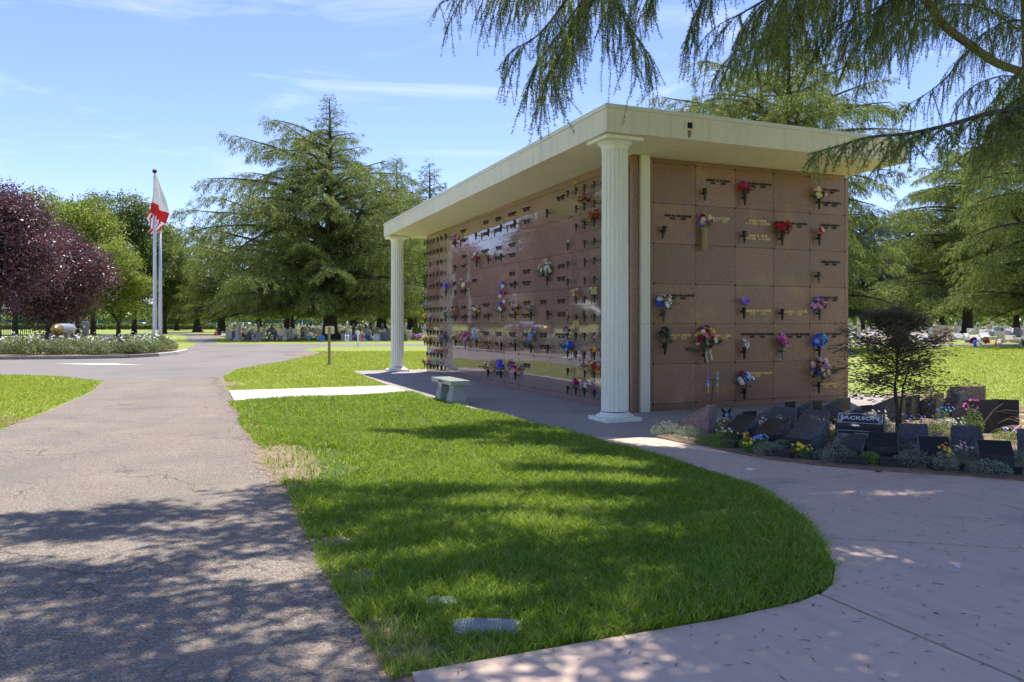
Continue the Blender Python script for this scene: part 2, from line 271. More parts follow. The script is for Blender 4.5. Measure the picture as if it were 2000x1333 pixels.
class MB:
    "collects shapes into one mesh"
    def __init__(s): s.v = []; s.f = []; s.m = []; s.cur = 0
    def add(s, vs, fs, Mx=None):
        o = len(s.v)
        s.v += [tuple(Mx @ Vector(p)) if Mx is not None else tuple(p) for p in vs]
        s.f += [tuple(i + o for i in f) for f in fs]; s.m += [s.cur] * len(fs); return s
    def box(s, x0, x1, y0, y1, z0, z1, c=0., Mx=None):
        if c <= 0:
            vs = [(x, y, z) for z in (z0, z1) for y in (y0, y1) for x in (x0, x1)]
            return s.add(vs, [(0, 2, 3, 1), (4, 5, 7, 6), (0, 1, 5, 4), (1, 3, 7, 5), (3, 2, 6, 7), (2, 0, 4, 6)], Mx)
        vs = []; idx = {}
        X, Y, Z = (x0, x1), (y0, y1), (z0, z1)
        for i in (0, 1):
            for j in (0, 1):
                for k in (0, 1):
                    sx, sy, sz = (1 - 2 * i) * c, (1 - 2 * j) * c, (1 - 2 * k) * c
                    idx[i, j, k, 0] = len(vs); vs.append((X[i], Y[j] + sy, Z[k] + sz))
                    idx[i, j, k, 1] = len(vs); vs.append((X[i] + sx, Y[j], Z[k] + sz))
                    idx[i, j, k, 2] = len(vs); vs.append((X[i] + sx, Y[j] + sy, Z[k]))
        fs = []
        for i in (0, 1):
            q = [idx[i, 0, 0, 0], idx[i, 1, 0, 0], idx[i, 1, 1, 0], idx[i, 0, 1, 0]]; fs.append(q if i else q[::-1])
            q = [idx[0, i, 0, 1], idx[1, i, 0, 1], idx[1, i, 1, 1], idx[0, i, 1, 1]]; fs.append(q[::-1] if i else q)
            q = [idx[0, 0, i, 2], idx[1, 0, i, 2], idx[1, 1, i, 2], idx[0, 1, i, 2]]; fs.append(q if i else q[::-1])
        for i in (0, 1):
            for j in (0, 1):
                q = [idx[i, j, 0, 0], idx[i, j, 0, 1], idx[i, j, 1, 1], idx[i, j, 1, 0]]; fs.append(q if i != j else q[::-1])
                q = [idx[i, 0, j, 0], idx[i, 0, j, 2], idx[i, 1, j, 2], idx[i, 1, j, 0]]; fs.append(q[::-1] if i != j else q)
                q = [idx[0, i, j, 1], idx[0, i, j, 2], idx[1, i, j, 2], idx[1, i, j, 1]]; fs.append(q if i != j else q[::-1])
                for k in (0, 1):
                    t = [idx[i, j, k, 0], idx[i, j, k, 1], idx[i, j, k, 2]]; fs.append(t[::-1] if (i + j + k) % 2 else t)
        return s.add(vs, fs, Mx)
    def lathe(s, prof, n=24, Mx=None, cap=True, ring=None):
        "prof: (radius, z) pairs"
        vs = []
        for r, z in prof:
            for i in range(n):
                a = 2 * pi * i / n; k = ring(i) if ring else 1
                vs.append((r * k * cos(a), r * k * sin(a), z))
        fs = [(j * n + i, j * n + (i + 1) % n, (j + 1) * n + (i + 1) % n, (j + 1) * n + i) for j in range(len(prof) - 1) for i in range(n)]
        if cap: fs += [tuple(range(n))[::-1], tuple((len(prof) - 1) * n + i for i in range(n))]
        return s.add(vs, fs, Mx)
    def tube(s, pts, rad, n=6, Mx=None, cap=True):
        pts = [Vector(p) for p in pts]; rad = rad if hasattr(rad, '__len__') else [rad] * len(pts)
        vs = []; up = Vector((0, 0, 1))
        for i, p in enumerate(pts):
            t = (pts[min(i + 1, len(pts) - 1)] - pts[max(i - 1, 0)]).normalized()
            a = t.cross(up)
            if a.length < .05: a = t.cross(Vector((1, 0, 0)))
            a.normalize(); b = t.cross(a)
            vs += [tuple(p + (a * cos(2 * pi * k / n) + b * sin(2 * pi * k / n)) * rad[i]) for k in range(n)]
        fs = [(j * n + i, j * n + (i + 1) % n, (j + 1) * n + (i + 1) % n, (j + 1) * n + i) for j in range(len(pts) - 1) for i in range(n)]
        if cap: fs += [tuple(range(n))[::-1], tuple((len(pts) - 1) * n + i for i in range(n))]
        return s.add(vs, fs, Mx)
    def prism(s, poly, z0, z1, Mx=None):
        "poly in x,y swept in z"
        n = len(poly); vs = [(x, y, z0) for x, y in poly] + [(x, y, z1) for x, y in poly]
        return s.add(vs, [tuple(range(n))[::-1], tuple(range(n, 2 * n))] + [(i, (i + 1) % n, n + (i + 1) % n, n + i) for i in range(n)], Mx)
    def xprism(s, poly, x0, x1, Mx=None):
        "poly in y,z swept in x"
        n = len(poly); vs = [(x0, y, z) for y, z in poly] + [(x1, y, z) for y, z in poly]
        return s.add(vs, [tuple(range(n)), tuple(range(n, 2 * n))[::-1]] + [(i, n + i, n + (i + 1) % n, (i + 1) % n) for i in range(n)], Mx)
    def mesh(s, name, mats, smooth=False):
        me = bpy.data.meshes.new(name); me.from_pydata(s.v, [], s.f)
        mats = mats if isinstance(mats, (list, tuple)) else [mats]
        for m in mats: me.materials.append(m)
        if len(mats) > 1: me.polygons.foreach_set('material_index', s.m)
        if smooth: me.polygons.foreach_set('use_smooth', [True] * len(s.f))
        me.update(); return me
    def obj(s, name, mats, parent=None, smooth=False, loc=None, rot=None): return link(name, s.mesh(name, mats, smooth), parent, loc, rot)
def Tm(x=0, y=0, z=0, rz=0, ry=0, rx=0, s=1):
    return Matrix.Translation((x, y, z)) @ Euler((rx, ry, rz)).to_matrix().to_4x4() @ Matrix.Diagonal((s, s, s, 1) if not hasattr(s, '__len__') else (*s, 1))
def flat(name, pts, z, m, parent=None, th=None):
    b = MB()
    if th: b.prism(pts, z - th, z)
    else: b.add([(x, y, z) for x, y in pts], [tuple(range(len(pts)))])
    o = b.obj(name, m, parent); return o
def area(pts): return .5 * sum(pts[i][0] * pts[(i + 1) % len(pts)][1] - pts[(i + 1) % len(pts)][0] * pts[i][1] for i in range(len(pts)))
def ccw(pts): return pts if area(pts) > 0 else pts[::-1]
def inside(P, poly):
    x, y = P[:, 0], P[:, 1]; c = np.zeros(len(P), bool); n = len(poly)
    for i in range(n):
        x1, y1 = poly[i]; x2, y2 = poly[(i + 1) % n]
        if y1 == y2: continue
        t = ((y1 > y) != (y2 > y)) & (x < (x2 - x1) * (y - y1) / (y2 - y1) + x1); c ^= t
    return c
def rngv(g, n, lo, hi): return g.uniform(lo, hi, n)
def unit(A): return A / np.maximum(np.linalg.norm(A, axis=1, keepdims=True), 1e-9)
def blades(P, D, Ln, Wd, g, fold=0.):
    "pointed four-cornered leaves at P along D"
    n = len(P); D = unit(D); Q = unit(np.cross(D, g.normal(size=(n, 3))))
    Ln = np.broadcast_to(Ln, n)[:, None]; Wd = np.broadcast_to(Wd, n)[:, None]
    mid = P + D * Ln * .45
    Vx = np.stack([P, mid + Q * Wd * .5, P + D * Ln, mid - Q * Wd * .5], 1).reshape(-1, 3)
    return Vx, np.arange(4 * n).reshape(n, 4)
def foliage(name, P, D, Ln, Wd, g, m, parent=None, mi=None):
    Vx, F = blades(P, D, Ln, Wd, g); return link(name, np_mesh(name, Vx, F, m, mi), parent)
def ordn(i):
    L = 'first second third fourth fifth sixth seventh eighth ninth tenth eleventh twelfth thirteenth fourteenth fifteenth sixteenth seventeenth eighteenth nineteenth twentieth'.split()
    if i <= 20: return L[i - 1]
    t = {2: 'twenty', 3: 'thirty', 4: 'forty', 5: 'fifty'}[i // 10]
    return t + '-' + L[i % 10 - 1] if i % 10 else {2: 'twentieth', 3: 'thirtieth', 4: 'fortieth', 5: 'fiftieth'}[i // 10]
# ------------------------------------------------------------ ground, roads, lawns, paths
def struct(o): o['kind'] = 'structure'; return o
C = lambda pts: [W(x, d) for x, d in pts]
struct(flat('ground', [(-1500, -1500), (1500, -1500), (1500, 1500), (-1500, 1500)], 0, M['lawn']))
road_pts = C([(-90, 30), (-21.2, 32.9), (-18.4, 33.4), (-16.6, 34.3), (-16.2, 36.5), (-16.3, 38.2), (-17, 41.4), (-18.7, 45.3), (-23, 58), (-28.1, 68.6), (-40, 97), (-62, 130), (-57, 131), (-35.5, 97), (-23.7, 63.2), (-21.4, 57.2),
              (90, 57.2), (90, 52.2), (-5.7, 52.2), (-9.6, 51.2), (-11.7, 49.5), (-12.2, 46.6), (-11.5, 44.2), (-9.6, 40), (-9.2, 36), (-9.1, 32), (-9.1, 26.1), (-8.5, 23.5), (-8.0, 22.0), (-10.6, 20.8), (-13.3, 22.9), (-15.05, 23.3), (-90, 24)])
struct(flat('road', road_pts, .004, M['asphalt_new']))
DRIVE = [(-6.02, 12.0), (-5.9, 12.15), (-8.9, 11.9), (-9.05, 10.2), (-8.93, 8.2), (-9.2, 4.4), (-9.5, 1.6), (-9.9, -2), (-10.6, -6), (-11, -26), (-6.1, -26), (-6.2, -8.5), (-6.22, -6.7), (-6.16, -4.2), (-6.23, -3.0), (-6.1, -2), (-6.2, .8), (-6.08, 4), (-6.16, 6.9), (-6.06, 8.6)]
def soil_edge():
    g = random.Random(12); L_, R__ = [], []
    y = -9.5
    while y < 4.4: L_.append((-6.24 + g.uniform(-.07, .04), y)); R__.append((-6.02 + g.uniform(-.03, .12), y)); y += .16
    b = MB(); n = len(L_); b.v = [(x, y, .0105) for x, y in L_ + R__]; b.f = [(i, n + i, n + i + 1, i + 1) for i in range(n - 1)]; b.m = [0] * (n - 1); struct(b.obj('soil_edge', M['dirt']))
soil_edge()
struct(flat('driveway', DRIVE, .008, M['asphalt']))
a_, b_ = W(-15.5, 30.1), W(-11.6, 29.0)
pm = MB(); pm.add([(*W(-17.2, 29.6), .009), (*W(-15.2, 28.9), .009), (*W(-13.4, 28.75), .009), (*W(-15, 29.75), .009)], [(0, 1, 2, 3)])
struct(pm.obj('road_marking', M['paint_white']))
LAWN_A = [(-6.18, 4.45), (-6.1, 2.2), (-6.2, .8), (-6.1, -1.9), (-6.2, -3.0), (-6.1, -4.2), (-6.2, -6.7), (-6.17, -8.43), (-5.2, -8.43), (-4.55, -8.44), (-4.0, -8.41), (-3.62, -8.26), (-3.34, -8.0), (-2.95, -7.46), (-2.6, -6.9), (-2.28, -6.14), (-2.12, -5.3), (-2.08, -4.2), (-2.11, -2.4), (-2.25, 0), (-2.42, 2.5), (-2.5, 5.0)]
LAWN_B = [(-6.12, 6.98), (-2.46, 6.95), (-2.25, 11.5), (-2.1, 13.3), (9, 13.5), (20, 30), (7.7, 38.4), (1.4, 38.6), (-.5, 33.7), (-.54, 28.8), (-3.1, 21.3), (-5.4, 15.8), (-6, 12)]
struct(flat('lawn', LAWN_A, .005, M['turf']))
struct(flat('lawn', LAWN_B, .0055, M['lawn']))
def patch_ring(cx, cy, rx, ry, seed, n=36, j=.25):
    g = random.Random(seed); return [(cx + rx * cos(2 * pi * i / n) * (1 + g.uniform(-j, j)), cy + ry * sin(2 * pi * i / n) * (1 + g.uniform(-j, j))) for i in range(n)]
struct(flat('bare_earth', patch_ring(-5.98, -2.6, .34, 1.25, 3), .012, M['dirt']))
struct(flat('bare_earth', patch_ring(-6.0, 9.1, .25, .7, 4), .0125, M['dirt']))
struct(flat('bare_earth', patch_ring(*W(-8.0, 12.2), .45, .8, 5), .013, M['dirt']))
struct(flat('bare_earth', patch_ring(*W(-9.4, 38.2), 1.3, 2.2, 6), .0126, M['dirt']))
# plaza of exposed aggregate, under and around the mausoleum
struct(flat('plaza', [(-2.1, -2.38), (-1.3, -2.9), (5.9, -2.9), (6.5, .5), (6.2, 2), (6.2, 13.4), (-2.1, 13.3), (-2.25, 11.5), (-2.46, 6.95), (-2.5, 5.02), (-2.42, 2.5), (-2.25, 0)], .012, M['plaza']))
# white walk, two slabs
wk = struct(flat('walkway', [(-6.14, 4.52), (-2.5, 5.04), (-2.46, 6.93), (-6.12, 6.93)], .009, M['dark']))
flat('slab', [(-6.15, 4.51), (-4.235, 4.78), (-4.235, 6.94), (-6.12, 6.94)], .034, M['white_concrete'], wk, .03)
flat('slab', [(-4.215, 4.78), (-2.5, 5.03), (-2.46, 6.94), (-4.215, 6.94)], .034, M['white_concrete'], wk, .03)
# pink path, slab by slab
arc = [(-1.34, -2.9), (-1.22, -3.4), (-1.2, -3.9), (-1.18, -4.3), (-1.12, -4.8), (-.88, -5.3), (-.57, -5.72), (-.08, -6.2), (.33, -6.6), (1.0, -6.85), (2.0, -6.9)]
pk = struct(flat('footpath', LAWN_A[8:19] + [(-1.3, -2.95), (-1.2, -4.3), (-.5, -5.8), (.4, -6.65), (6, -6.9), (6, -13), (-6.2, -13)], .0095, M['dark']))
SL = [[(-2.1, -2.43), (-2.08, -4.235), arc[3], arc[2], arc[1], arc[0]],
      [(-2.08, -4.245), (-2.1, -5.3), (-2.13, -5.845), (-.5, -5.8), arc[5], arc[4], (-1.18, -4.31)],
      [(-2.13, -5.855), (-.62, -5.81), (-.82, -7.5), (-.9, -8.86), (-1.88, -8.195), (-2.94, -7.45), (-2.6, -6.9), (-2.28, -6.14)],
      [(-.61, -5.81), arc[6], arc[7], arc[8], arc[9], arc[10], (5, -6.9), (5, -13), (-1, -13), (-.89, -8.86), (-.81, -7.5)],
      [(-2.95, -7.46), (-1.89, -8.205), (-.9, -8.875), (-1.01, -13), (-3.79, -13), (-3.79, -8.35), (-3.62, -8.26), (-3.34, -8.0)],
      [(-3.81, -8.35), (-3.81, -13), (-6.25, -13), (-6.17, -8.44), (-5.2, -8.44), (-4.55, -8.45), (-4.0, -8.41)]]
for s_ in SL:
    cx = sum(p[0] for p in s_) / len(s_); cy = sum(p[1] for p in s_) / len(s_); Rm = max(math.hypot(p[0] - cx, p[1] - cy) for p in s_); k = 1 - .008 / Rm
    flat('slab', ccw([(cx + (x - cx) * k, cy + (y - cy) * k) for x, y in s_]), .035, M['pink_concrete'], pk, .03)
# planted island across the road, with its kerb
ISL = C([(-90, 31.2), (-21.2, 33.1), (-18.5, 33.6), (-16.9, 34.4), (-16.4, 36), (-16.5, 38.2), (-17.2, 41.2), (-19, 44.5), (-24, 46), (-90, 47)])
struct(flat('planting_bed', ISL, .10, M['mulch'], th=.1))
kb = MB(); kp = C([(-46, 31.9), (-41, 32.1), (-36, 32.3), (-31, 32.5), (-26, 32.7), (-21.2, 32.9), (-18.4, 33.4), (-16.6, 34.3), (-16.1, 36), (-16.2, 38.2), (-17, 41.4)])
ker = struct(thing('kerb', None, None))
for i in range(len(kp) - 1):
    (x0, y0), (x1, y1) = kp[i], kp[i + 1]; L_ = math.hypot(x1 - x0, y1 - y0)
    b = MB(); b.box(.006, L_ - .006, -.09, .09, 0, .15, .015)
    b.obj('kerb_stone', M['kerb'] if i < 8 else M['white_concrete'], ker, loc=(x0, y0, 0), rot=(0, 0, math.atan2(y1 - y0, x1 - x0)))
BED = C([(1.9, 10.44), (2.1, 10.0), (2.42, 9.55), (2.65, 9.1), (2.86, 8.72), (3.2, 8.42), (3.68, 8.15), (4.32, 7.86), (4.9, 7.55), (6, 7.1), (7.5, 7.6), (8.6, 9), (8.8, 11), (8.3, 12.8), (7.5, 13.3), (6.6, 13.1), (5.8, 12.7), (5.0, 12.2), (4.2, 12.1), (3.5, 11.9), (2.9, 11.3), (2.2, 11)])
struct(flat('flower_bed', BED, .05, M['soil'], th=.05))
struct(flat('mulch_strip', C([(6.75, 14.6), (8.3, 13.5), (9.6, 13.6), (9.2, 16.4), (8.3, 17.4)]), .02, M['mulch'], th=.02))

# ------------------------------------------------------------ the mausoleum
BLD = thing('mausoleum', 'flat roofed open mausoleum faced in polished brown granite, white fluted columns at its corners', 'mausoleum')
core = MB(); core.box(.035, 4.90, .035, 12.17, .012, 4.24); core.obj('wall', M['dark'], BLD)
GR = random.Random(7)
pan_cache = {}
def panel(name, face, a0, a1, z0, z1, m, jit=.28, gap=.0022, push=0.):
    "granite slab on the long wall (face L) or the end wall (face E)"
    w, h = abs(a1 - a0) - 2 * gap, z1 - z0 - 2 * gap
    key = (face, round(w, 3), round(h, 3), m)
    if key not in pan_cache:
        b = MB()
        if face == 'L': b.box(-.0, .03, -w / 2, w / 2, -h / 2, h / 2, .0016)
        else: b.box(-w / 2, w / 2, 0, .03, -h / 2, h / 2, .0016)
        pan_cache[key] = b.mesh(name, M[m])
    c = (a0 + a1) / 2; zc = (z0 + z1) / 2
    r = [R(GR.uniform(-jit, jit)) for _ in range(2)]
    o = GR.uniform(0, .0025) + push
    if face == 'L': return link(name, pan_cache[key], BLD, (-o, c, zc), (0, r[0], r[1]))
    return link(name, pan_cache[key], BLD, (c, -o, zc), (r[0], 0, r[1]))
ZR = [.125, .822, 1.525, 2.225, 2.925, 3.63, 4.24]
LC = [9.98, 9.15, 8.27, 7.43, 6.57, 5.725, 4.85, 4.0, 3.15, 2.29]
NC = [2.19, 1.83, 1.485, 1.115, .75, .39, .03]
EC = [.474, 1.359, 2.22, 3.094, 3.966, 4.845]
SOF = lambda y: 4.43 - .0128 * (y + 1.33)
for i in range(len(LC) - 1):
    for j in range(6): panel('granite_panel', 'L', LC[i + 1], LC[i], ZR[j], ZR[j + 1], 'granite')
    panel('base_panel', 'L', LC[i + 1], LC[i], .012, .125, 'granite')
for i in range(2):
    for j in range(6): panel('granite_panel', 'L', (11.09, 9.98)[i], (12.2, 11.09)[i], ZR[j], ZR[j + 1], 'granite')
    panel('base_panel', 'L', (11.09, 9.98)[i], (12.2, 11.09)[i], .012, .125, 'granite')
for i in range(6):
    for j in range(12):
        z0 = .125 + .3505 * j if j < 11 else .125 + .3505 * 11; z1 = .125 + .3505 * (j + 1) if j < 11 else 4.24
        panel('niche_panel', 'L', NC[i + 1], NC[i], z0, z1, 'granite', jit=.12)
panel('granite_strip', 'L', 2.19, 2.29, .012, 4.24, 'granite')
panel('base_panel', 'L', .03, 2.19, .012, .125, 'granite')
b = MB(); b.box(0, .115, -.10, .0, .012, 4.42, .003); b.obj('corner_pier', M['granite_end'], BLD)
for i in range(5):
    for j in range(6): panel('granite_panel', 'E', EC[i], EC[i + 1], ZR[j], ZR[j + 1] if j < 5 else 4.33, 'granite_end')
    panel('base_panel', 'E', EC[i], EC[i + 1], .012, .125, 'granite_end')
    panel('top_panel', 'E', EC[i], EC[i + 1], 4.33, 4.41, 'granite_end')
panel('granite_strip', 'E', .12, .474, .012, 4.405, 'granite_end'); panel('granite_strip', 'E', 4.845, 4.93, .012, 4.37, 'granite_end')
def side_wall():
    b = MB(); b.box(4.90, 4.93, .035, 12.17, .012, 4.24, .002); return b.obj('granite_strip', M['granite_end'], BLD)
side_wall()
# long wall's upper strip follows the falling roof
b = MB(); b.xprism([(0, 4.245), (12.2, 4.245), (12.2, SOF(12.2) - .004), (0, SOF(0) - .004)], 0, .03); b.obj('top_panel', M['granite'], BLD)
b = MB()
for a in LC + [2.19, 11.09, 12.17] + NC[1:-1:2]:
    for z in ZR[:-1]: b.lathe([(.0, -.006), (.014, -.006), (.016, 0)], 8, Tm(-.005, a, z, ry=-pi / 2 + pi), cap=False)
for a in EC:
    for z in ZR[:-1] + [4.33]: b.lathe([(.0, .008), (.016, .008), (.018, 0)], 8, Tm(a, -.004, z, rx=pi / 2), cap=False)
ro = b.obj('rosette', M['letter_dark'], BLD); ro['kind'] = 'stuff'
# roof: slab, coping, soffit, spout
X0, X1, Y0, Y1 = -1.2, 4.97, -1.33, 12.9
def rbox(name, x0, x1, y0, y1, d0, d1, m, parent):
    b = MB(); b.box(x0, x1, y0, y1, 0, 1)
    b.v = [(x, y, SOF(y) + (d1 if z > .5 else d0)) for x, y, z in b.v]; return b.obj(name, m, parent)
roof = rbox('roof', X0 + .2, X1 - .2, Y0 + .2, Y1 - .2, .02, .40, M['stucco'], BLD)
rbox('soffit', X0 + .12, X1 - .12, Y0 + .12, Y1 - .12, .0, .018, M['stucco'], roof)
rbox('fascia', X0, X0 + .12, Y0, Y1, -.004, .345, M['stucco'], roof); rbox('fascia', X1 - .12, X1, Y0, Y1, -.004, .345, M['stucco'], roof)
rbox('fascia', X0 + .12, X1 - .12, Y0 + .001, Y0 + .12, -.004, .345, M['stucco'], roof); rbox('fascia', X0 + .12, X1 - .12, Y1 - .12, Y1 - .001, -.004, .345, M['stucco'], roof)
for k in range(5):
    ya = Y0 - .018 + k * 2.86; yb = min(ya + 2.854, Y1 + .018); rbox('coping', X0 - .018, X0 + .16, ya, yb, .347, .412, M['coping'], roof)
rbox('coping', X0 + .162, X1 - .162, Y0 - .018, Y0 + .16, .347, .412, M['coping'], roof); rbox('coping', X1 - .16, X1 + .018, Y0 - .018, Y1 + .018, .347, .412, M['coping'], roof)
sp = MB(); cx, cz = .285, 4.645
for (a, b0, c0, d0) in ((-.07, .07, .05, .07), (-.07, .07, -.07, -.05), (-.07, -.05, -.05, .05), (.05, .07, -.05, .05)): sp.box(cx + a, cx + b0, Y0 - .02, Y0 + .0005, cz + c0, cz + d0)
sp = sp.obj('spout_frame', M['stucco'], roof)
b = MB(); b.box(cx - .05, cx + .05, Y0 - .004, Y0 + .0005, cz - .05, cz + .05); b.obj('spout_opening', M['dark'], roof)
b = MB(); b.add([(cx - .035, Y0 - .0025, cz - .07), (cx + .04, Y0 - .0025, cz - .07), (cx + .025, Y0 - .0025, cz - .2), (cx + .0, Y0 - .0025, cz - .17), (cx - .02, Y0 - .0025, cz - .22)], [(0, 4, 3, 2, 1)]); b.obj('rust_stain', M['rust'], roof)
# pilaster
b = MB(); b.box(.14, .315, -.155, -.001, .012, 1.52, .004); b.box(.14, .315, -.155, -.001, 1.524, SOF(-.1) - .003, .004); b.obj('pilaster', M['pilaster'], BLD)
# fluted columns
def column(x, y, top, rb=.216, rt=.205):
    c = thing('column', None, None); c.parent = BLD; c.location = (x, y, .012)
    h = top - .012
    nf, ps = 20, 6; n = nf * ps
    def ring(i):
        t = (i % ps) / ps; return 1.0 if t < .01 else 1 - .085 * math.sin(pi * t) ** .75
    b = MB(); prof = [(rb + (rt - rb) * k / 8, .15 + (h - .15 - .20) * k / 8) for k in range(9)]
    b.lathe(prof, n, ring=ring); o = b.obj('shaft', M['column'], c)
    b = MB(); b.box(-.31, .31, -.31, .31, 0, .062, .006); b.lathe([(.29, .063), (.30, .075), (.285, .095), (.24, .108), (.228, .134)], 40); b.obj('base', M['column'], c)
    b = MB(); b.lathe([(rt + .003, h - .2), (rt + .012, h - .19), (rt + .006, h - .165), (rt + .012, h - .13), (rt + .06, h - .085), (rt + .075, h - .066)], 40); b.obj('capital', M['column'], c, smooth=False)
    b = MB(); b.box(-.325, .325, -.325, .325, h - .064, h - .006, .005); b.obj('abacus', M['column'], c)
    return c
column(-.81, -.9, SOF(-.9)); column(-.81, 12.72, SOF(12.72) , .205, .195)
# bronze letters
TXT = {}
def lettering(face, a, z, text, size=.05, m='letter_dark', push=.0):
    cu = bpy.data.curves.new('lettering', 'FONT'); cu.body = text; cu.size = size; cu.extrude = .004; cu.align_x = 'CENTER'; cu.align_y = 'TOP'; cu.resolution_u = 1; cu.space_line = .85; cu.offset = .0012
    key = (text, size, m)
    if key not in TXT:
        cu.materials.append(M[m]); o = bpy.data.objects.new('lettering', cu); TXT[key] = bpy.data.meshes.new_from_object(o); bpy.data.objects.remove(o)
    o = link('lettering', TXT[key], BLD)
    if face == 'L': o.location = (-.012, a, z); o.rotation_euler = (R(90), 0, R(-90))
    else: o.location = (a, -.012, z); o.rotation_euler = (R(90), 0, 0)
    return o
LS = ['FAYE TAYLOR\n1921    2004', 'PAUL R. BAKER\n1918    1999', 'MARIA LOPEZ\n1930    2011', 'HELEN M. REED\n1912    1996', 'JOHN & MARY HALL\n1925    2008', 'ELSIE DUNN\n1909    1991', 'ROY K. PARKS\n1933    2015', 'LUCY E. GRAY\n1940    2016', 'CARL A. STONE\n1927    2003', 'ANNA B. WOODS\n1922    2010']
LL = [(6.95, 4.12), (6.1, 4.11), (5.22, 4.11), (4.39, 4.12), (2.66, 4.12), (6.97, 3.84), (6.13, 3.84), (5.2, 3.84), (4.37, 3.84), (7.0, 3.4), (6.07, 3.4), (5.22, 3.4), (6.13, 3.16), (5.22, 3.16), (5.22, 2.73), (4.39, 2.73), (2.64, 2.73), (5.2, 2.47), (4.39, 2.47), (2.64, 2.48),
      (6.94, 2.03), (5.22, 2.03), (4.37, 2.03), (3.5, 2.03), (2.64, 2.03), (6.94, 1.75), (5.22, 1.75), (4.37, 1.75), (2.64, 1.76), (6.94, 1.32), (6.07, 1.32), (5.22, 1.32), (4.44, 1.32), (3.5, 1.33), (2.64, 1.33), (6.91, 1.07), (6.07, 1.07), (5.22, 1.08), (4.37, 1.08), (3.5, 1.08), (6.07, .36), (5.22, .64), (4.37, .64),
      (8.68, 4.09), (9.45, 3.83), (8.64, 3.83), (8.61, 3.39), (8.66, 3.13), (9.45, 2.69), (8.56, 2.69), (7.79, 2.69), (8.76, 2.44), (9.48, 2.0), (8.64, 2.0), (7.81, 2.0), (9.48, 1.74), (8.64, 1.74), (7.81, 1.74)]
for i, (a, z) in enumerate(LL): lettering('L', a, z, LS[(i * 7 + i // 5) % 10], .058)
EL = [(1.84, 4.13, 'ALBERT W. ELLISON\n1918       2001', 0), (2.73, 4.13, 'ANNA JANE WHITMORE\n1920       1998', 0), (4.4, 4.13, 'RAYMOND L. BARRETT\n1925      2009', 0), (4.46, 3.88, 'MARY JANE BARRETT\n1927      2014', 0), (.98, 3.45, 'FRED W. MCCALLUM\n1916       2002', 0),
      (1.86, 3.45, 'FRED FLETCHER\n1919      2010', 1), (2.72, 3.45, 'DALE A. NATE\n10-11-1932   5-21-2000', 1), (2.73, 3.17, 'JANET D. NATE\n9-9-1944   10-14-2003', 1), (3.59, 3.44, 'ROSARIO MCCALLISTER\n1927       2012', 0), (4.46, 3.45, 'ALLEN R. BARRETT\n1922      2006', 0), (4.47, 2.74, 'ANITA BARRIGAN\n1917    1998', 0),
      (.98, 2.05, 'MARIAN BROOKE MURPHY\n1919      2007', 0), (2.72, 1.79, 'KENNETH M. RICHTER\n1917       1994', 1), (3.59, 1.78, 'DOLORES G. RICHTER\n1919       2010', 1), (4.47, 2.05, 'DORIS L. LAKE\n1921      1998', 0), (.98, 1.35, 'GEORGE D. DEITER\n1930      2020', 1), (1.87, 1.34, 'BARBARA A. DEIN\n1933      2019', 1),
      (2.72, 1.36, 'ANDREW JACKSON TURNER\n1927       2003', 0), (3.59, 1.35, 'NORMA "DOTTIE" HUNTER\n1929      2008', 0), (4.46, 1.35, 'E. H. "BILLY" HUDDLE\n1931      2007', 0), (2.72, .64, 'JAMES EDWARD WALSH\n2013', 1), (4.55, .65, 'HOWARD F.\n1938', 0), (4.46, .39, 'JOE HOWARD C.\n1933      1945', 1)]
for a, z, t, gd in EL: lettering('E', a, z, t, .058 if not gd else .061, 'letter_gold' if gd else 'letter_dark')
pb = MB(); pb.box(-.006, 0, -.055, .055, -.035, .035, .002); pm_ = pb.mesh('name_plate', M['plate'])
for c_ in range(4):
    for r_ in range(12):
        if (c_, r_) in ((0, 1), (0, 2), (0, 10), (1, 3), (1, 4), (1, 5), (1, 10), (0, 3)): continue
        link('name_plate', pm_, BLD, (-.004, 2.215 - .355 * c_ - .17, 4.09 - .35 * r_))
for c_ in range(6):
    for r_ in range(12):
        if (c_ * 5 + r_ * 3) % 11 in (0, 4): continue
        link('name_plate', pm_, BLD, (-.004, 12.09 - .355 * c_, 4.06 - .35 * r_))
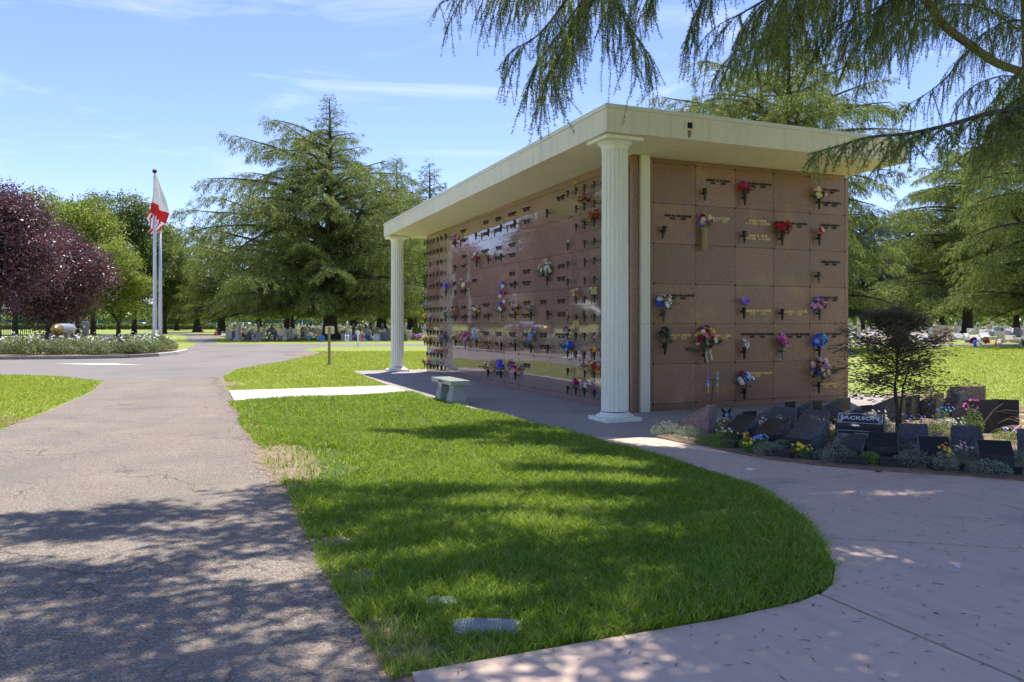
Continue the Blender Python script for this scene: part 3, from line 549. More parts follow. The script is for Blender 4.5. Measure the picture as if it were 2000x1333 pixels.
# ------------------------------------------------------------ trees
def curve_pts(p, d, L, n, sag, g=None, wob=0.):
    "polyline from p along d, bending down (sag<0 bends up)"
    p = Vector(p); d = Vector(d).normalized(); out = [p.copy()]; ds = L / n
    for i in range(n):
        d = (d + Vector((0, 0, -sag * ds)) + (Vector((g.uniform(-1, 1), g.uniform(-1, 1), g.uniform(-.6, .6))) * wob if g else Vector((0, 0, 0)))).normalized()
        p = p + d * ds; out.append(p.copy())
    return out
def conifer(name, label, x, y, H, prof, seed, m='cedar', nl=70, leaf=.42, dens=1., low=.10, trunk_r=.5, group=None, skew=None, fork=0, bark='bark', droop=.5, clear=3.0):
    "tiered cedar: prof(t, azimuth) gives the limb length at height fraction t"
    r = random.Random(seed); g = np.random.default_rng(seed)
    t = thing(name, label, 'tree', (x, y, 0), 0, group)
    tb = MB(); lean = r.uniform(-.02, .02)
    pts = [(lean * H * k / 10 + r.uniform(-.04, .04), r.uniform(-.04, .04), H * k / 10 * .98) for k in range(11)]
    pts[0] = (0, 0, -.2)
    tb.tube(pts, [trunk_r * 1.35] + [trunk_r * (1 - k / 10.3) ** .8 for k in range(1, 11)], 10)
    for a in range(5):
        aa = a * 2 * pi / 5 + r.uniform(-.3, .3); tb.tube([(cos(aa) * trunk_r * 1.7, sin(aa) * trunk_r * 1.7, -.15), (cos(aa) * trunk_r * .8, sin(aa) * trunk_r * .8, .55), (0, 0, 1.5)], [trunk_r * .3, trunk_r * .45, trunk_r * .4], 5)
    for k in range(fork):
        az = k * 2 * pi / fork + r.uniform(-.3, .3); z0 = H * r.uniform(.16, .30); q = curve_pts((0, 0, z0), (cos(az), sin(az), r.uniform(.7, 1.5)), H * r.uniform(.28, .42), 8, -.02, r, .10)
        tb.tube(q, [trunk_r * .42 * (1 - j / 9) + .03 for j in range(9)], 7)
    PP = []; DD = []; LL_ = []; WW = []
    for i in range(nl):
        f = (i + r.random()) / nl; tt = low + (1 - low) * f ** 1.05; az = i * 2.399963 + r.uniform(-.5, .5)
        L = prof(tt, az) * r.uniform(.72, 1.12)
        if L < .25: L = .25
        z0 = H * tt - .15 * L
        z0 = max(z0, clear * r.uniform(.75, 1.1))
        rise = .22 + .35 * tt + r.uniform(-.08, .12)
        d = Vector((cos(az), sin(az), rise))
        n = max(4, int(L / .8))
        ax = curve_pts((lean * z0, 0, z0), d, L, n, (.55 + droop * .25) * r.uniform(.35, 1.35) / max(L, 1.5), r, .11)
        if L > .8: tb.tube(ax[:-1], [max(.015, .019 * L * (1 - k / n) + .008) for k in range(n)], 5)
        # side branches in the plane of the limb
        for k in range(1, n + 1):
            fk = k / n
            for side in (-1, 1, -1, 1) if L > 3 else (-1, 1):
                if r.random() > .96: continue
                p0 = ax[k - 1].lerp(ax[k], r.random()); dd = (ax[k] - ax[k - 1]).normalized()
                lat = dd.cross(Vector((0, 0, 1))).normalized() * side
                sl_ = L * (.42 * (1 - fk) ** .7 + .12) * r.uniform(.6, 1.15)
                sl_ = min(sl_, 2.9)
                ns = max(2, int(sl_ / .4)); sd_ = (dd * r.uniform(.5, 1.0) + lat + Vector((0, 0, r.uniform(-.05, .15))))
                sb = curve_pts(p0, sd_, sl_, ns, (.55 + droop) / max(sl_, .9), r, .08)
                cnt = int((11 + 22 * fk) * sl_ / .8 * dens)
                if cnt < 1: continue
                S_ = np.array([tuple(q) for q in sb]); u = g.random(cnt) ** .8 * ns; iu = np.minimum(u.astype(int), ns - 1); fr = (u - iu)[:, None]
                P = S_[iu] * (1 - fr) + S_[iu + 1] * fr + g.normal(size=(cnt, 3)) * (.10, .10, .045)
                T = unit(S_[iu + 1] - S_[iu])
                D = T * .8 + g.normal(size=(cnt, 3)) * .42 + np.array([0, 0, -.30 * droop]) - (g.random((cnt, 1)) < .35) * np.array([0, 0, .9 * droop])
                PP.append(P); DD.append(D); LL_.append(leaf * g.uniform(.55, 1.2, cnt)); WW.append(leaf * g.uniform(.075, .15, cnt))
    link('trunk', tb.mesh('trunk', M[bark]), t)
    P = np.concatenate(PP); D = np.concatenate(DD); LN = np.concatenate(LL_); WD = np.concatenate(WW); ok = P[:, 2] > clear * (.80 + .12 * np.sin(P[:, 0] * 1.3) * np.sin(P[:, 1] * 1.1)); P, D, LN, WD = P[ok], D[ok], LN[ok], WD[ok]
    foliage('crown', P, D, LN, WD, g, M[m], t)
    return t
def broadleaf(name, label, x, y, H, Rr, seed, m, n=30000, leaf=.22, base=.25, lobes=26, trunk_r=.25, group=None, bark='bark', squash=1., wisp=0, sc=None, lob=(.20, .36), stems=1):
    r = random.Random(seed); g = np.random.default_rng(seed)
    t = thing(name, label, 'tree', (x, y, 0), 0, group)
    zc = H * (1 + base) / 2; hz = H * (1 - base) / 2
    cs = []
    while len(cs) < lobes:
        v = Vector((r.uniform(-1, 1), r.uniform(-1, 1), r.uniform(-1, 1)))
        if .35 < v.length < .92:
            k = (1 - .25 * max(0, v.z)) if squash == 1 else 1
            cs.append((v.x * Rr * k * .85, v.y * Rr * k * .85, zc + v.z * hz * .86, Rr * r.uniform(*lob)))
    tb = MB()
    for s_ in range(stems):
        ox = r.uniform(-.5, .5) * (stems > 1); fk = (ox * .4, r.uniform(-.3, .3) * (stems > 1), H * base * .95)
        tb.tube([(ox, 0, -.2), (ox * .8, .05, H * base * .5), fk, (0, 0, H * .62)], [trunk_r * 1.3, trunk_r, trunk_r * .85, trunk_r * .25], 8)
    for c in cs[:16]:
        mid = Vector((c[0] * .45, c[1] * .45, H * base + (c[2] - H * base) * .55))
        tb.tube([(0, 0, H * base * .9), tuple(mid), (c[0], c[1], c[2])], [trunk_r * .5, trunk_r * .28, .03], 5)
    link('trunk', tb.mesh('trunk', M[bark]), t)
    cs = np.array(cs); w = cs[:, 3] ** 2; idx = g.choice(len(cs), n, p=w / w.sum())
    U = unit(g.normal(size=(n, 3))); rad = (g.random(n) ** .42)[:, None]
    U[:, 2] = np.where((U[:, 2] < -.2) & (g.random(n) < .5), -U[:, 2], U[:, 2])
    # twiggy sprays: leaves are grouped on short shoots so the outline is ragged
    sh = g.normal(size=(n // 14 + 1, 3)) * .34; sh = np.repeat(sh, 14, 0)[:n]; idx = np.repeat(idx[::14], 14)[:n]; U = np.repeat(U[::14], 14, 0)[:n]; rad = np.repeat(rad[::14], 14, 0)[:n]
    P = cs[idx, :3] + U * rad * cs[idx, 3:4] * (1.12, 1.12, .9) + U * g.uniform(0, .5 + wisp, (n, 1)) + g.normal(size=(n, 3)) * leaf * .8
    D = U * .6 + g.normal(size=(n, 3)) * .8 + np.array([0, 0, -.15])
    foliage('crown', P, D, leaf * g.uniform(.6, 1.25, n), leaf * g.uniform(.35, .6, n), g, M[m], t)
    return t
def copy_tree(o, label, x, y, rz, s, group=None, m=None):
    c = o.copy(); COL.objects.link(c); c.location = (x, y, 0); c.rotation_euler = (0, 0, rz); c.scale = (s, s, s) if not hasattr(s, '__len__') else s
    c['label'] = label
    if group: c['group'] = group
    for ch in list(o.children):
        d = ch.copy(); COL.objects.link(d); d.parent = c
        if m and ch.name.startswith('crown'): d.data = ch.data.copy(); d.data.materials[0] = M[m]
    return c
AZL = math.atan2(-RT[1], -RT[0])              # azimuth of the viewer's left
def lr(az):                                   # -1 towards viewer's left, +1 right
    return -cos(az - AZL)
def big_prof(t, az):
    s = lr(az)
    base = 10.8 if t < .5 else 10.8 - (t - .5) * 12 if t < .70 else 8.2 - (t - .70) * 52 if t < .80 else 3.0 * (1 - t) / .2 + .5
    if s < -.2 and .6 < t < .88: base = max(base, 8.8 - max(0, t - .74) * 24)
    if t < .14: base *= .8
    if t < .62 and s < -.2: base *= 1.22
    return base * (1 if abs(s) > .5 else .9)
px = lambda p, d: (p - 1000) / 1549 * d
conifer('cedar_tree', 'giant spreading cedar with tall spire standing alone beyond the lane', *W(px(645, 74), 74), 22.8, big_prof, 11, 'cedar_gold', nl=180, leaf=.42, dens=.64, low=.13, trunk_r=.62, clear=3.0, fork=8)
def cone(Rm, p=1.): return lambda t, az: Rm * (1 - t) ** p if t > .12 else Rm * .8
cB = conifer('cedar_tree', 'cedar behind the giant cedar, leaning dark trunk left of it', *W(px(565, 92), 92), 17, cone(8.5, .6), 12, 'cedar_gold', nl=95, leaf=.5, dens=.6, trunk_r=.6, low=.12)
cC = conifer('cedar_tree', 'tall dark layered conifer beyond the far column', *W(px(842, 112), 112), 24.6, cone(9.5, .6), 13, 'cedar', nl=95, leaf=.6, dens=.5, trunk_r=.5)
copy_tree(cB, 'cedar with low sweeping boughs at the lane bend', *W(px(432, 100), 100), 2.0, (.8, .8, .92))
copy_tree(cB, 'pale green cedar between lane bend and flagpoles', *W(px(385, 125), 125), 4.0, (.85, .85, 1.0))
copy_tree(cC, 'dark pine just right of the flagpoles', *W(px(345, 150), 150), 1.0, (.7, .7, .58))
copy_tree(cC, 'dark pine seen between the flagpoles and the cedars', *W(px(362, 175), 175), 3.0, (.8, .8, .7))
copy_tree(cB, 'cedar spreading behind the right side of the giant cedar', *W(px(745, 118), 118), 3.2, (1.15, 1.15, 1.42))
copy_tree(cB, 'cedar filling the gap between far column and wall', *W(px(806, 95), 95), 5.2, (1.0, 1.0, 1.05))
copy_tree(cB, 'tall full cedar showing above the roof end beside the far column', *W(px(775, 104), 104), 2.6, (.95, .95, 1.38))
copy_tree(cB, 'far cedar behind the trunk of the giant cedar', *W(px(690, 150), 150), 1.2, (1.2, 1.2, .9))
copy_tree(cB, 'far cedar left of the giant cedar with thin trunk', *W(px(505, 135), 135), .6, (.95, .95, .95))
# behind and right of the mausoleum
def rprof(t, az): return (7.6 if t < .84 else 7.6 * (1 - (t - .84) / .16 * .75)) * (1.08 if lr(az) < 0 else .9)
cD = conifer('cedar_tree', 'broad flat topped cedar rising right behind the mausoleum roof', *W(px(1540, 46), 46), 17.6, rprof, 14, 'cedar_gold', nl=150, leaf=.34, dens=1.0, trunk_r=.5, fork=6)
cE = conifer('cedar_tree', 'wide cedar with red brown trunk among the graves at right', *W(px(1890, 92), 92), 22, lambda t, az: 12.5 * (1 - t) ** .28, 15, 'cedar_gold', nl=130, leaf=.52, dens=.55, trunk_r=.55, clear=4.2, fork=5)
copy_tree(cE, 'blue green cedar just right of the mausoleum end wall', *W(px(1684, 104), 104), 2.2, (.62, .62, .72), m='blue_cedar')
copy_tree(cD, 'near cedar at right edge with boughs over the lawn', *W(px(2090, 52), 52), 1.3, (1.0, 1.0, 1.05))
copy_tree(cE, 'cedar behind the blue green one, thin dark trunk', *W(px(1775, 135), 135), 4.4, (.9, .9, .95))
copy_tree(cE, 'far cedar between two trunks at right', *W(px(1985, 150), 150), 5.1, (1.0, 1.0, .9))
copy_tree(cE, 'farthest cedar at the right side of the graves', *W(px(1840, 190), 190), .4, (1.1, 1.1, 1.0))
# broadleaf trees left
bA = broadleaf('maple_tree', 'tall bright green tree right behind the purple plum', *W(px(118, 84), 84), 16.8, 5.6, 21, 'leaf_bright', 42000, .30, .16, trunk_r=.3, wisp=.4)
bB = broadleaf('shade_tree', 'mid green shade tree between bright tree and flagpoles', *W(px(262, 98), 98), 17.2, 5.2, 22, 'leaf_mid', 40000, .30, .14, trunk_r=.3, wisp=.5, lob=(.16, .3), lobes=30)
copy_tree(bA, 'yellow green lower tree hanging beside the plum, several trunks', *W(px(232, 78), 78), 2.1, (.72, .72, .60))
copy_tree(bB, 'shade tree directly behind the flagpoles', *W(px(322, 108), 108), 1.0, (.9, .9, .85))
copy_tree(bB, 'darker round tree behind the bright green tree', *W(px(182, 100), 100), 3.0, (1.0, 1.0, 1.04))
copy_tree(bA, 'yellowish tree filling the gap above the cannon plinths', *W(px(150, 105), 105), 4.0, (1.0, 1.0, .92))
copy_tree(bB, 'green tree behind the plum at the left edge', *W(px(30, 95), 95), 2.5, (1.0, 1.0, .9))
pA = broadleaf('plum_tree', 'purple leaved plum with leaning trunk at the left edge', *W(px(-8, 42), 42), 9.2, 3.4, 31, 'leaf_plum', 46000, .17, .15, lobes=64, trunk_r=.26, bark='bark_plum', lob=(.12, .24), wisp=.35)
pB = broadleaf('plum_tree', 'wide purple leaved plum arching over the torpedo monument', *W(px(98, 55), 55), 8.0, 4.3, 32, 'leaf_plum', 64000, .19, .11, lobes=80, trunk_r=.3, bark='bark_plum', squash=2, lob=(.10, .22), wisp=.4)
# trees just outside the frame that the polished wall mirrors
copy_tree(bA, 'bright green tree beside the drive, mirrored in the polished wall', *W(-36, 44), .3, (1, 1, .8))
copy_tree(cB, 'cedar left of the drive, mirrored in the polished wall', *W(-66, 76), 1.3, (.9, .9, .9))
copy_tree(bB, 'shade tree left of the road, mirrored in the polished wall', *W(-98, 82), 1.9, (1, 1, .5))
# far wood along the horizon
def far_wood():
    g = np.random.default_rng(5); n = 60000
    ang = g.uniform(-1.05, 1.0, n); dd = g.uniform(235, 300, n)
    hh = 7 + 5 * np.sin(ang * 23) + 3 * np.sin(ang * 61 + 1) + 1.5 * np.sin(ang * 140)
    z = np.abs(g.random(n)) * np.maximum(hh, 3.5)
    X = np.tan(ang) * dd * .93; P = CAM[None] + RT[None] * X[:, None] + FW[None] * dd[:, None]
    P = np.column_stack([P, z]); D = g.normal(size=(n, 3)) + (0, 0, .3)
    o = foliage('far_wood', P, D, g.uniform(1.2, 2.6, n), g.uniform(.7, 1.5, n), g, M['cedar']); tag(o, 'far tree line closing the cemetery at the horizon', 'woodland', kind='stuff')
far_wood()

# ------------------------------------------------------------ the near cedar: limbs overhead, hanging foliage
def CW(px_, py_, d):
    "a point the photograph shows at (px_, py_), d metres ahead"
    x, y = W((px_ - 1000) / 1549 * d, d); return Vector((x, y, EYE + (630 - py_) / 1549 * d))
def smooth_path(pts, n=5):
    out = []
    P = [pts[0]] + pts + [pts[-1]]
    for i in range(1, len(P) - 2):
        for k in range(n):
            t = k / n; a, b, c, d = P[i - 1], P[i], P[i + 1], P[i + 2]
            out.append(.5 * ((2 * b) + (c - a) * t + (2 * a - 5 * b + 4 * c - d) * t * t + (3 * b - a - 3 * c + d) * t ** 3))
    return out + [pts[-1]]
def needles(lines, g, step, nn, ln, wd, m, parent, name='foliage'):
    "short needle tufts all along many polylines"
    PP = []; TT = []
    for A in lines:
        A = np.array([tuple(p) for p in A]); seg = np.linalg.norm(np.diff(A, axis=0), axis=1); cum = np.concatenate([[0], np.cumsum(seg)])
        k = max(2, int(cum[-1] / step)); u = np.linspace(0, cum[-1], k) + g.uniform(-.3, .3, k) * step; u = np.clip(u, 0, cum[-1] - 1e-5)
        i = np.minimum(np.searchsorted(cum, u, 'right') - 1, len(seg) - 1); f = ((u - cum[i]) / np.maximum(seg[i], 1e-6))[:, None]
        PP.append(A[i] * (1 - f) + A[i + 1] * f); TT.append(unit(A[i + 1] - A[i]))
    P = np.repeat(np.concatenate(PP), nn, 0); T = np.repeat(np.concatenate(TT), nn, 0); n = len(P)
    D = unit(g.normal(size=(n, 3))) * .95 + T * .75
    D = unit(D); Q = unit(np.cross(D, g.normal(size=(n, 3))))
    L_ = (ln * g.uniform(.7, 1.25, n))[:, None]
    Vx = np.stack([P - Q * wd * .5, P + Q * wd * .5, P + D * L_], 1).reshape(-1, 3)
    return link(name, np_mesh(name, Vx, np.arange(3 * n).reshape(n, 3), M[m]), parent)
def ribbons(lines, rad, m, parent, name='twig'):
    b = MB()
    for A in lines: b.tube(A, [rad * (1 - .7 * k / (len(A) - 1)) for k in range(len(A))], 3, cap=False)
    return b.obj(name, m, parent)
def hang_branch(parent, axis, r0, seed, sub=(.35, .9), step=.085, strand=(.16, .5), sp=.060, lift=0., start=.0, fan=1.):
    "one bough: woody axis, side twigs, strands that hang from them"
    r = random.Random(seed); ax = smooth_path(axis, 6); n = len(ax)
    b = MB(); b.tube(ax, [r0 * (1 - .88 * k / (n - 1)) for k in range(n)], 7)
    bo = b.obj('branch', M['bark_light'] if r0 > .02 else M['bark'], parent)
    lines = []; tw = []; d = 0; side = 1; tot = sum((ax[i + 1] - ax[i]).length for i in range(n - 1)); run = 0
    for i in range(n - 1):
        sg = (ax[i + 1] - ax[i]); L = sg.length; pos = d
        while pos < L:
            f = (run + pos) / tot
            if f >= start:
                p = ax[i] + sg * (pos / L); t = sg.normalized(); lat = t.cross(Vector((0, 0, 1))).normalized() * side; side = -side
                sl_ = r.uniform(*sub) * (1 - .55 * f)
                q = curve_pts(p, t * r.uniform(.5, 1.1) + lat * fan * r.uniform(.5, 1.1) + Vector((0, 0, lift + r.uniform(-.15, .2))), sl_, 6, 1.5 / max(sl_, .3) * .8, r, .07)
                lines.append(q); tw.append(q)
                for k in range(1, 7):
                    for _ in range(2 if sl_ > .3 else 1):
                        if r.random() < .9 * .07 / sp:
                            h = (strand[0] * .6 + (strand[1] * 1.15 - strand[0] * .6) * r.random() ** 1.7) * (1 - .3 * f)
                            qq = q[k - 1].lerp(q[k], r.random())
                            lines.append(curve_pts(qq, (q[k] - q[k - 1]).normalized() * .5 + Vector((r.uniform(-.6, .6), r.uniform(-.6, .6), -.6)), h, 4, 3.0, r, .16))
            pos += step * r.uniform(.7, 1.3)
        d = pos - L; run += L
    lines.append(ax[int(n * .4):])
    g = np.random.default_rng(seed)
    needles(lines, g, .020, 8, .027, .0040, 'cedar_near', bo)
    t_ = ribbons([l for l in lines if len(l) > 3][::1], .0028, M['bark'], bo)
    return bo
NC_ = thing('cedar_tree', 'nearest cedar at the right edge, long weeping boughs hanging overhead', 'tree', (0, 0, 0))
bx, by = W(7.35, 10.6)
tp = [Vector((bx, by, -.2)), Vector((bx, by, 1)), Vector((*W(7.3, 10.6), 3)), Vector((*W(7.12, 10.6), 5)), Vector((*W(7.05, 10.6), 8)), Vector((*W(7.1, 10.6), 12)), Vector((*W(7.1, 10.7), 17))]
b = MB(); b.tube(smooth_path(tp, 4), [.42, .38, .35, .33, .32, .31, .30, .29, .28, .28, .27, .27, .26, .25, .24, .22, .20, .19, .17, .15, .13, .11, .09, .07, .05], 14); b.obj('trunk', M['bark'], NC_)
HB = lambda pts, r0, seed, **k: hang_branch(NC_, [CW(*p) for p in pts], r0, seed, **k)
# the big limb that leaves the trunk and the boughs that show in the picture
lb = [CW(2010, 145, 10.4), CW(1950, 125, 9.6), CW(1900, 92, 8.9), CW(1845, 50, 8.3), CW(1800, -10, 7.8), CW(1730, -90, 7.2), CW(1600, -190, 6.7)]
b = MB(); s_ = smooth_path(lb, 6); b.tube(s_, [.052 - .02 * k / len(s_) for k in range(len(s_))], 9); b.obj('branch', M['bark_light'], NC_)
HB([(1300, -230, 6.6), (1200, -100, 6.4), (1165, -10, 6.2), (1120, 60, 6.1), (1085, 130, 6.0), (1072, 170, 5.95)], .018, 101)
HB([(1250, -170, 6.5), (1150, -60, 6.4), (1060, 60, 6.3), (1000, 100, 6.2), (985, 125, 6.2)], .012, 102)
HB([(1200, -150, 6.9), (1080, -90, 6.8), (980, -40, 6.8), (900, -12, 6.8), (868, 5, 6.8)], .014, 103, strand=(.12, .38))
HB([(1180, -60, 6.1), (1110, 40, 6.0), (1060, 110, 5.9), (1030, 150, 5.9)], .010, 104)
HB([(1250, -200, 6.3), (1200, -60, 6.3), (1215, 30, 6.3), (1250, 80, 6.3), (1268, 110, 6.3)], .012, 105)
HB([(1160, -80, 7.2), (1080, -70, 7.2), (1010, -30, 7.2), (960, 0, 7.2)], .010, 106)
HB([(1480, -200, 6.4), (1420, -110, 6.4), (1380, -20, 6.4), (1352, 40, 6.4)], .012, 107, strand=(.15, .4))
HB([(1330, -140, 7.3), (1300, -60, 7.2), (1275, -20, 7.2), (1240, 0, 7.1)], .010, 108, strand=(.12, .4))
HB([(1750, -190, 6.9), (1640, -110, 6.8), (1540, -30, 6.7), (1460, 20, 6.6), (1420, 40, 6.5)], .022, 109, sub=(.4, 1.0))
HB([(1800, -120, 7.2), (1700, -60, 7.1), (1600, -10, 7.0), (1520, 40, 6.9), (1470, 80, 6.9)], .018, 110, sub=(.4, .9))
HB([(1790, -60, 7.6), (1740, 0, 7.6), (1680, 30, 7.5), (1620, 60, 7.5), (1570, 90, 7.4)], .014, 111, sub=(.35, .8))
HB([(1850, 50, 8.3), (1800, 40, 8.1), (1740, 50, 8.0), (1690, 80, 7.9), (1640, 110, 7.9)], .013, 112, sub=(.35, .8), sp=.09)
HB([(1900, -150, 7.4), (1820, -80, 7.3), (1730, -30, 7.2), (1640, 0, 7.1)], .015, 113, sub=(.4, .9))
HB([(1990, 60, 10.2), (1930, 20, 9.6), (1860, 10, 9.2), (1800, 40, 8.9)], .015, 114, sub=(.3, .8), sp=.1)
HB([(2040, -20, 9.5), (1960, -20, 9.0), (1900, 0, 8.6)], .014, 115, sub=(.3, .8), sp=.1)
HB([(1905, 95, 8.9), (1880, 110, 8.8), (1850, 150, 8.8), (1800, 190, 8.8), (1740, 220, 8.9)], .010, 116, sub=(.2, .55), sp=.11)
HB([(1990, 150, 9.8), (1950, 150, 9.5), (1900, 170, 9.3), (1870, 210, 9.2)], .010, 117, sub=(.2, .6), sp=.11)
HB([(1700, -120, 6.2), (1600, -60, 6.1), (1500, 0, 6.0), (1450, 60, 6.0)], .014, 130, sub=(.35, .8))
HB([(1960, -120, 7.0), (1860, -60, 6.9), (1760, -10, 6.8), (1690, 40, 6.8), (1650, 70, 6.8)], .014, 131, sub=(.35, .8))
HB([(1620, -120, 7.6), (1560, -50, 7.5), (1520, 20, 7.5), (1500, 90, 7.4)], .012, 132, sub=(.35, .8), strand=(.25, .7))
HB([(2060, 60, 8.0), (1990, 40, 7.8), (1930, 60, 7.7), (1890, 100, 7.6)], .012, 133, sub=(.3, .7), sp=.08)
HB([(2090, 100, 7.0), (2030, 110, 6.8), (1980, 150, 6.7), (1950, 200, 6.6)], .012, 134, sub=(.25, .6), sp=.08)
HB([(2000, -60, 10.5), (1900, -40, 10.2), (1800, 20, 10.0), (1720, 100, 10.0), (1680, 150, 10.0)], .014, 135, sub=(.3, .9), sp=.1)
HB([(1620, -40, 8.2), (1560, 20, 8.2), (1500, 70, 8.2), (1440, 100, 8.2), (1400, 140, 8.2)], .012, 136, sub=(.3, .8), sp=.08)
HB([(2080, 150, 5.7), (2010, 180, 5.6), (1960, 220, 5.5), (1930, 290, 5.5)], .012, 137, sub=(.2, .45), step=.05, strand=(.15, .45), sp=.06)
# low bough in front of the roof corner
HB([(2110, 150, 5.4), (2010, 205, 5.2), (1930, 222, 5.1), (1850, 245, 5.0), (1770, 262, 4.9), (1700, 268, 4.85), (1640, 285, 4.8), (1580, 302, 4.75)], .020, 118, sub=(.18, .42), step=.05, strand=(.08, .24), sp=.06)
HB([(2060, 190, 5.2), (1990, 215, 5.1), (1950, 240, 5.0), (1930, 260, 5.0)], .012, 119, sub=(.15, .35), step=.05, strand=(.15, .42), sp=.06)
HB([(2080, 230, 5.6), (2010, 250, 5.5), (1960, 275, 5.4), (1900, 290, 5.3)], .012, 120, sub=(.15, .4), step=.06, strand=(.12, .36), sp=.07)
HB([(1850, 245, 5.0), (1800, 262, 4.95), (1760, 285, 4.9), (1730, 310, 4.9)], .008, 121, sub=(.1, .3), step=.06, strand=(.08, .22), sp=.08)
# the part of the canopy above the frame: it shades the drive, the lawn and the path
def canopy():
    g = np.random.default_rng(77); r = random.Random(77)
    k = cos(SUN_EL) / sin(SUN_EL)
    off = sd * k
    road = C([(-5.6, 5.75), (-4.4, 6.2), (-3.5, 6.45), (-3.1, 6.9), (-2.5, 6.5), (-2.2, 6.9), (-2.75, 7.15), (-1.95, 7.55), (-1.5, 7.2), (-1.3, 6.4), (-.6, 6.1), (-.6, 2.5), (-7, 2.5)])
    lawnn = C([(-1.6, 6.6), (-.9, 7.5), (.2, 7.0), (.0, 7.7), (-.2, 8.6), (.5, 8.2), (.0, 9.4), (-.9, 10.1), (-1.9, 11.0), (-1.0, 11.2), (.2, 12.0), (1.2, 10.0), (2.2, 9.4), (3.0, 10.9), (5.0, 10.7), (5.6, 9.2), (6, 9.0), (9, 9.4), (10, 2.5), (-1.6, 2.5)])
    holes = [(*W(-1.55, 4.9), .55, .25), (*W(-2.9, 5.3), .7, .22), (*W(-.95, 4.1), .2, .1), (*W(-3.6, 5.2), .3, .2), (*W(-2.2, 6.05), .4, .13), (*W(2.35, 5.1), .30, .2), (*W(2.0, 3.9), .12, .1), (*W(.15, 5.9), .55, .25), (*W(.55, 7.6), .4, .25), (*W(-.25, 6.7), .35, .3),
             (*W(.1, 9.2), .6, .35), (*W(1.3, 8.3), .4, .25), (*W(-.4, 5.2), .35, .15), (*W(.6, 4.9), .5, .18), (*W(1.6, 9.9), .3, .15), (*W(-.35, 3.95), .12, .1), (*W(-.1, 7.7), .5, .25), (*W(3.4, 7.0), .5, .1), (*W(-.9, 3.6), .3, .1), (*W(-.1, 4.45), .25, .2), (*W(-3.2, 4.2), .4, .12), (*W(1.9, 9.6), .3, .12),
             (*W(-.6, 9.9), .5, .2), (*W(1.1, 6.6), .25, .15), (*W(2.6, 6.7), .25, .08), (*W(3.9, 8.8), .4, .1), (*W(2.6, 5.9), .2, .06), (*W(4.4, 9.3), .3, .12), (*W(1.25, 7.5), .45, .28), (*W(1.0, 5.7), .35, .2), (*W(1.6, 6.2), .25, .14), (*W(.9, 8.7), .5, .25), (*W(.35, 6.6), .4, .2), (*W(-.5, 8.3), .5, .35)]
    P = []
    N = 6500
    xy = np.column_stack([g.uniform(-15, 10, N * 14), g.uniform(-16, 6, N * 14)])
    q = xy - CAM; X = q @ RT; d = q @ FW
    ok = (inside(xy, road) | inside(xy, lawnn)) & (d > 1.5)
    for hx, hy, ra, rb in holes:
        dx = (xy - (hx, hy)); a = dx @ RT; c = dx @ FW; ok &= ((a / (ra * 1.1)) ** 2 + (c / (rb * 1.25)) ** 2) > 1
    # random openings
    nz = np.sin(X * 3.1 + 1.3 * np.sin(d * 2.3)) * np.sin(d * 4.1 + 1.7 * np.sin(X * 1.7)); ok &= ~((nz > .74) & (X < 1) & (g.random(len(nz)) < .95))
    xy = xy[ok][:N + 13000]; q = xy - CAM; X = q @ RT; d = q @ FW; sel = (np.arange(len(xy)) < N * .80) | (X > .9); xy = xy[sel]
    q = xy - CAM; X = q @ RT; d = q @ FW
    h = np.clip(5.6 + .30 * np.maximum(d, 0) + g.uniform(-.5, 1.2, len(xy)), 6.0, 11)
    cx = xy + off[None] * h[:, None]; dd = (cx - CAM) @ FW
    h = np.maximum(h, EYE + .44 * np.maximum(dd, 0) + .5)
    cx = xy + off[None] * h[:, None]
    C0 = np.column_stack([cx, h]); n = len(C0); base = np.array([bx, by, 0.])
    out = C0[:, :2] - base[None, :2]; out /= np.linalg.norm(out, axis=1, keepdims=True)
    K = 26                                    # each centre is a small drooping spray
    P = np.repeat(C0, K, 0); o2 = np.repeat(out, K, 0); u = g.uniform(-.5, .5, len(P)); v = g.normal(size=len(P)) * .07
    P[:, 0] += o2[:, 0] * u * .55 - o2[:, 1] * v; P[:, 1] += o2[:, 1] * u * .55 + o2[:, 0] * v; P[:, 2] += -.35 * u ** 2 + g.uniform(-.12, .05, len(P))
    D = np.column_stack([o2 * .5, np.full(len(P), -.5)]) + g.normal(size=(len(P), 3)) * .55
    ob = foliage('crown', P, D, g.uniform(.10, .19, len(P)), g.uniform(.035, .06, len(P)), g, M['cedar_near'], NC_)
    tw = MB()
    for i in range(0, n, 5):
        c = Vector(C0[i]); o = Vector((*out[i], 0)); tw.tube([c - o * .5 + Vector((0, 0, .02)), c, c + o * .35 - Vector((0, 0, .08))], [.012, .009, .004], 3, cap=False)
    # limbs reaching out from the trunk
    for k_ in range(11):
        i = r.randrange(n); e = Vector(C0[i]) + Vector((0, 0, .15)); z0 = e.z + r.uniform(.2, 1.6); s0 = Vector((*W(7.06, 10.6), z0)); L = (e - s0).length
        mid = s0.lerp(e, .5) + Vector((0, 0, .06 * L)); tw.tube(smooth_path([s0, mid, e], 6), [(.003 * L + .02) * (1 - j / 14) + .006 for j in range(13)], 6)
    tw.obj('branch', M['bark'], NC_)
canopy()
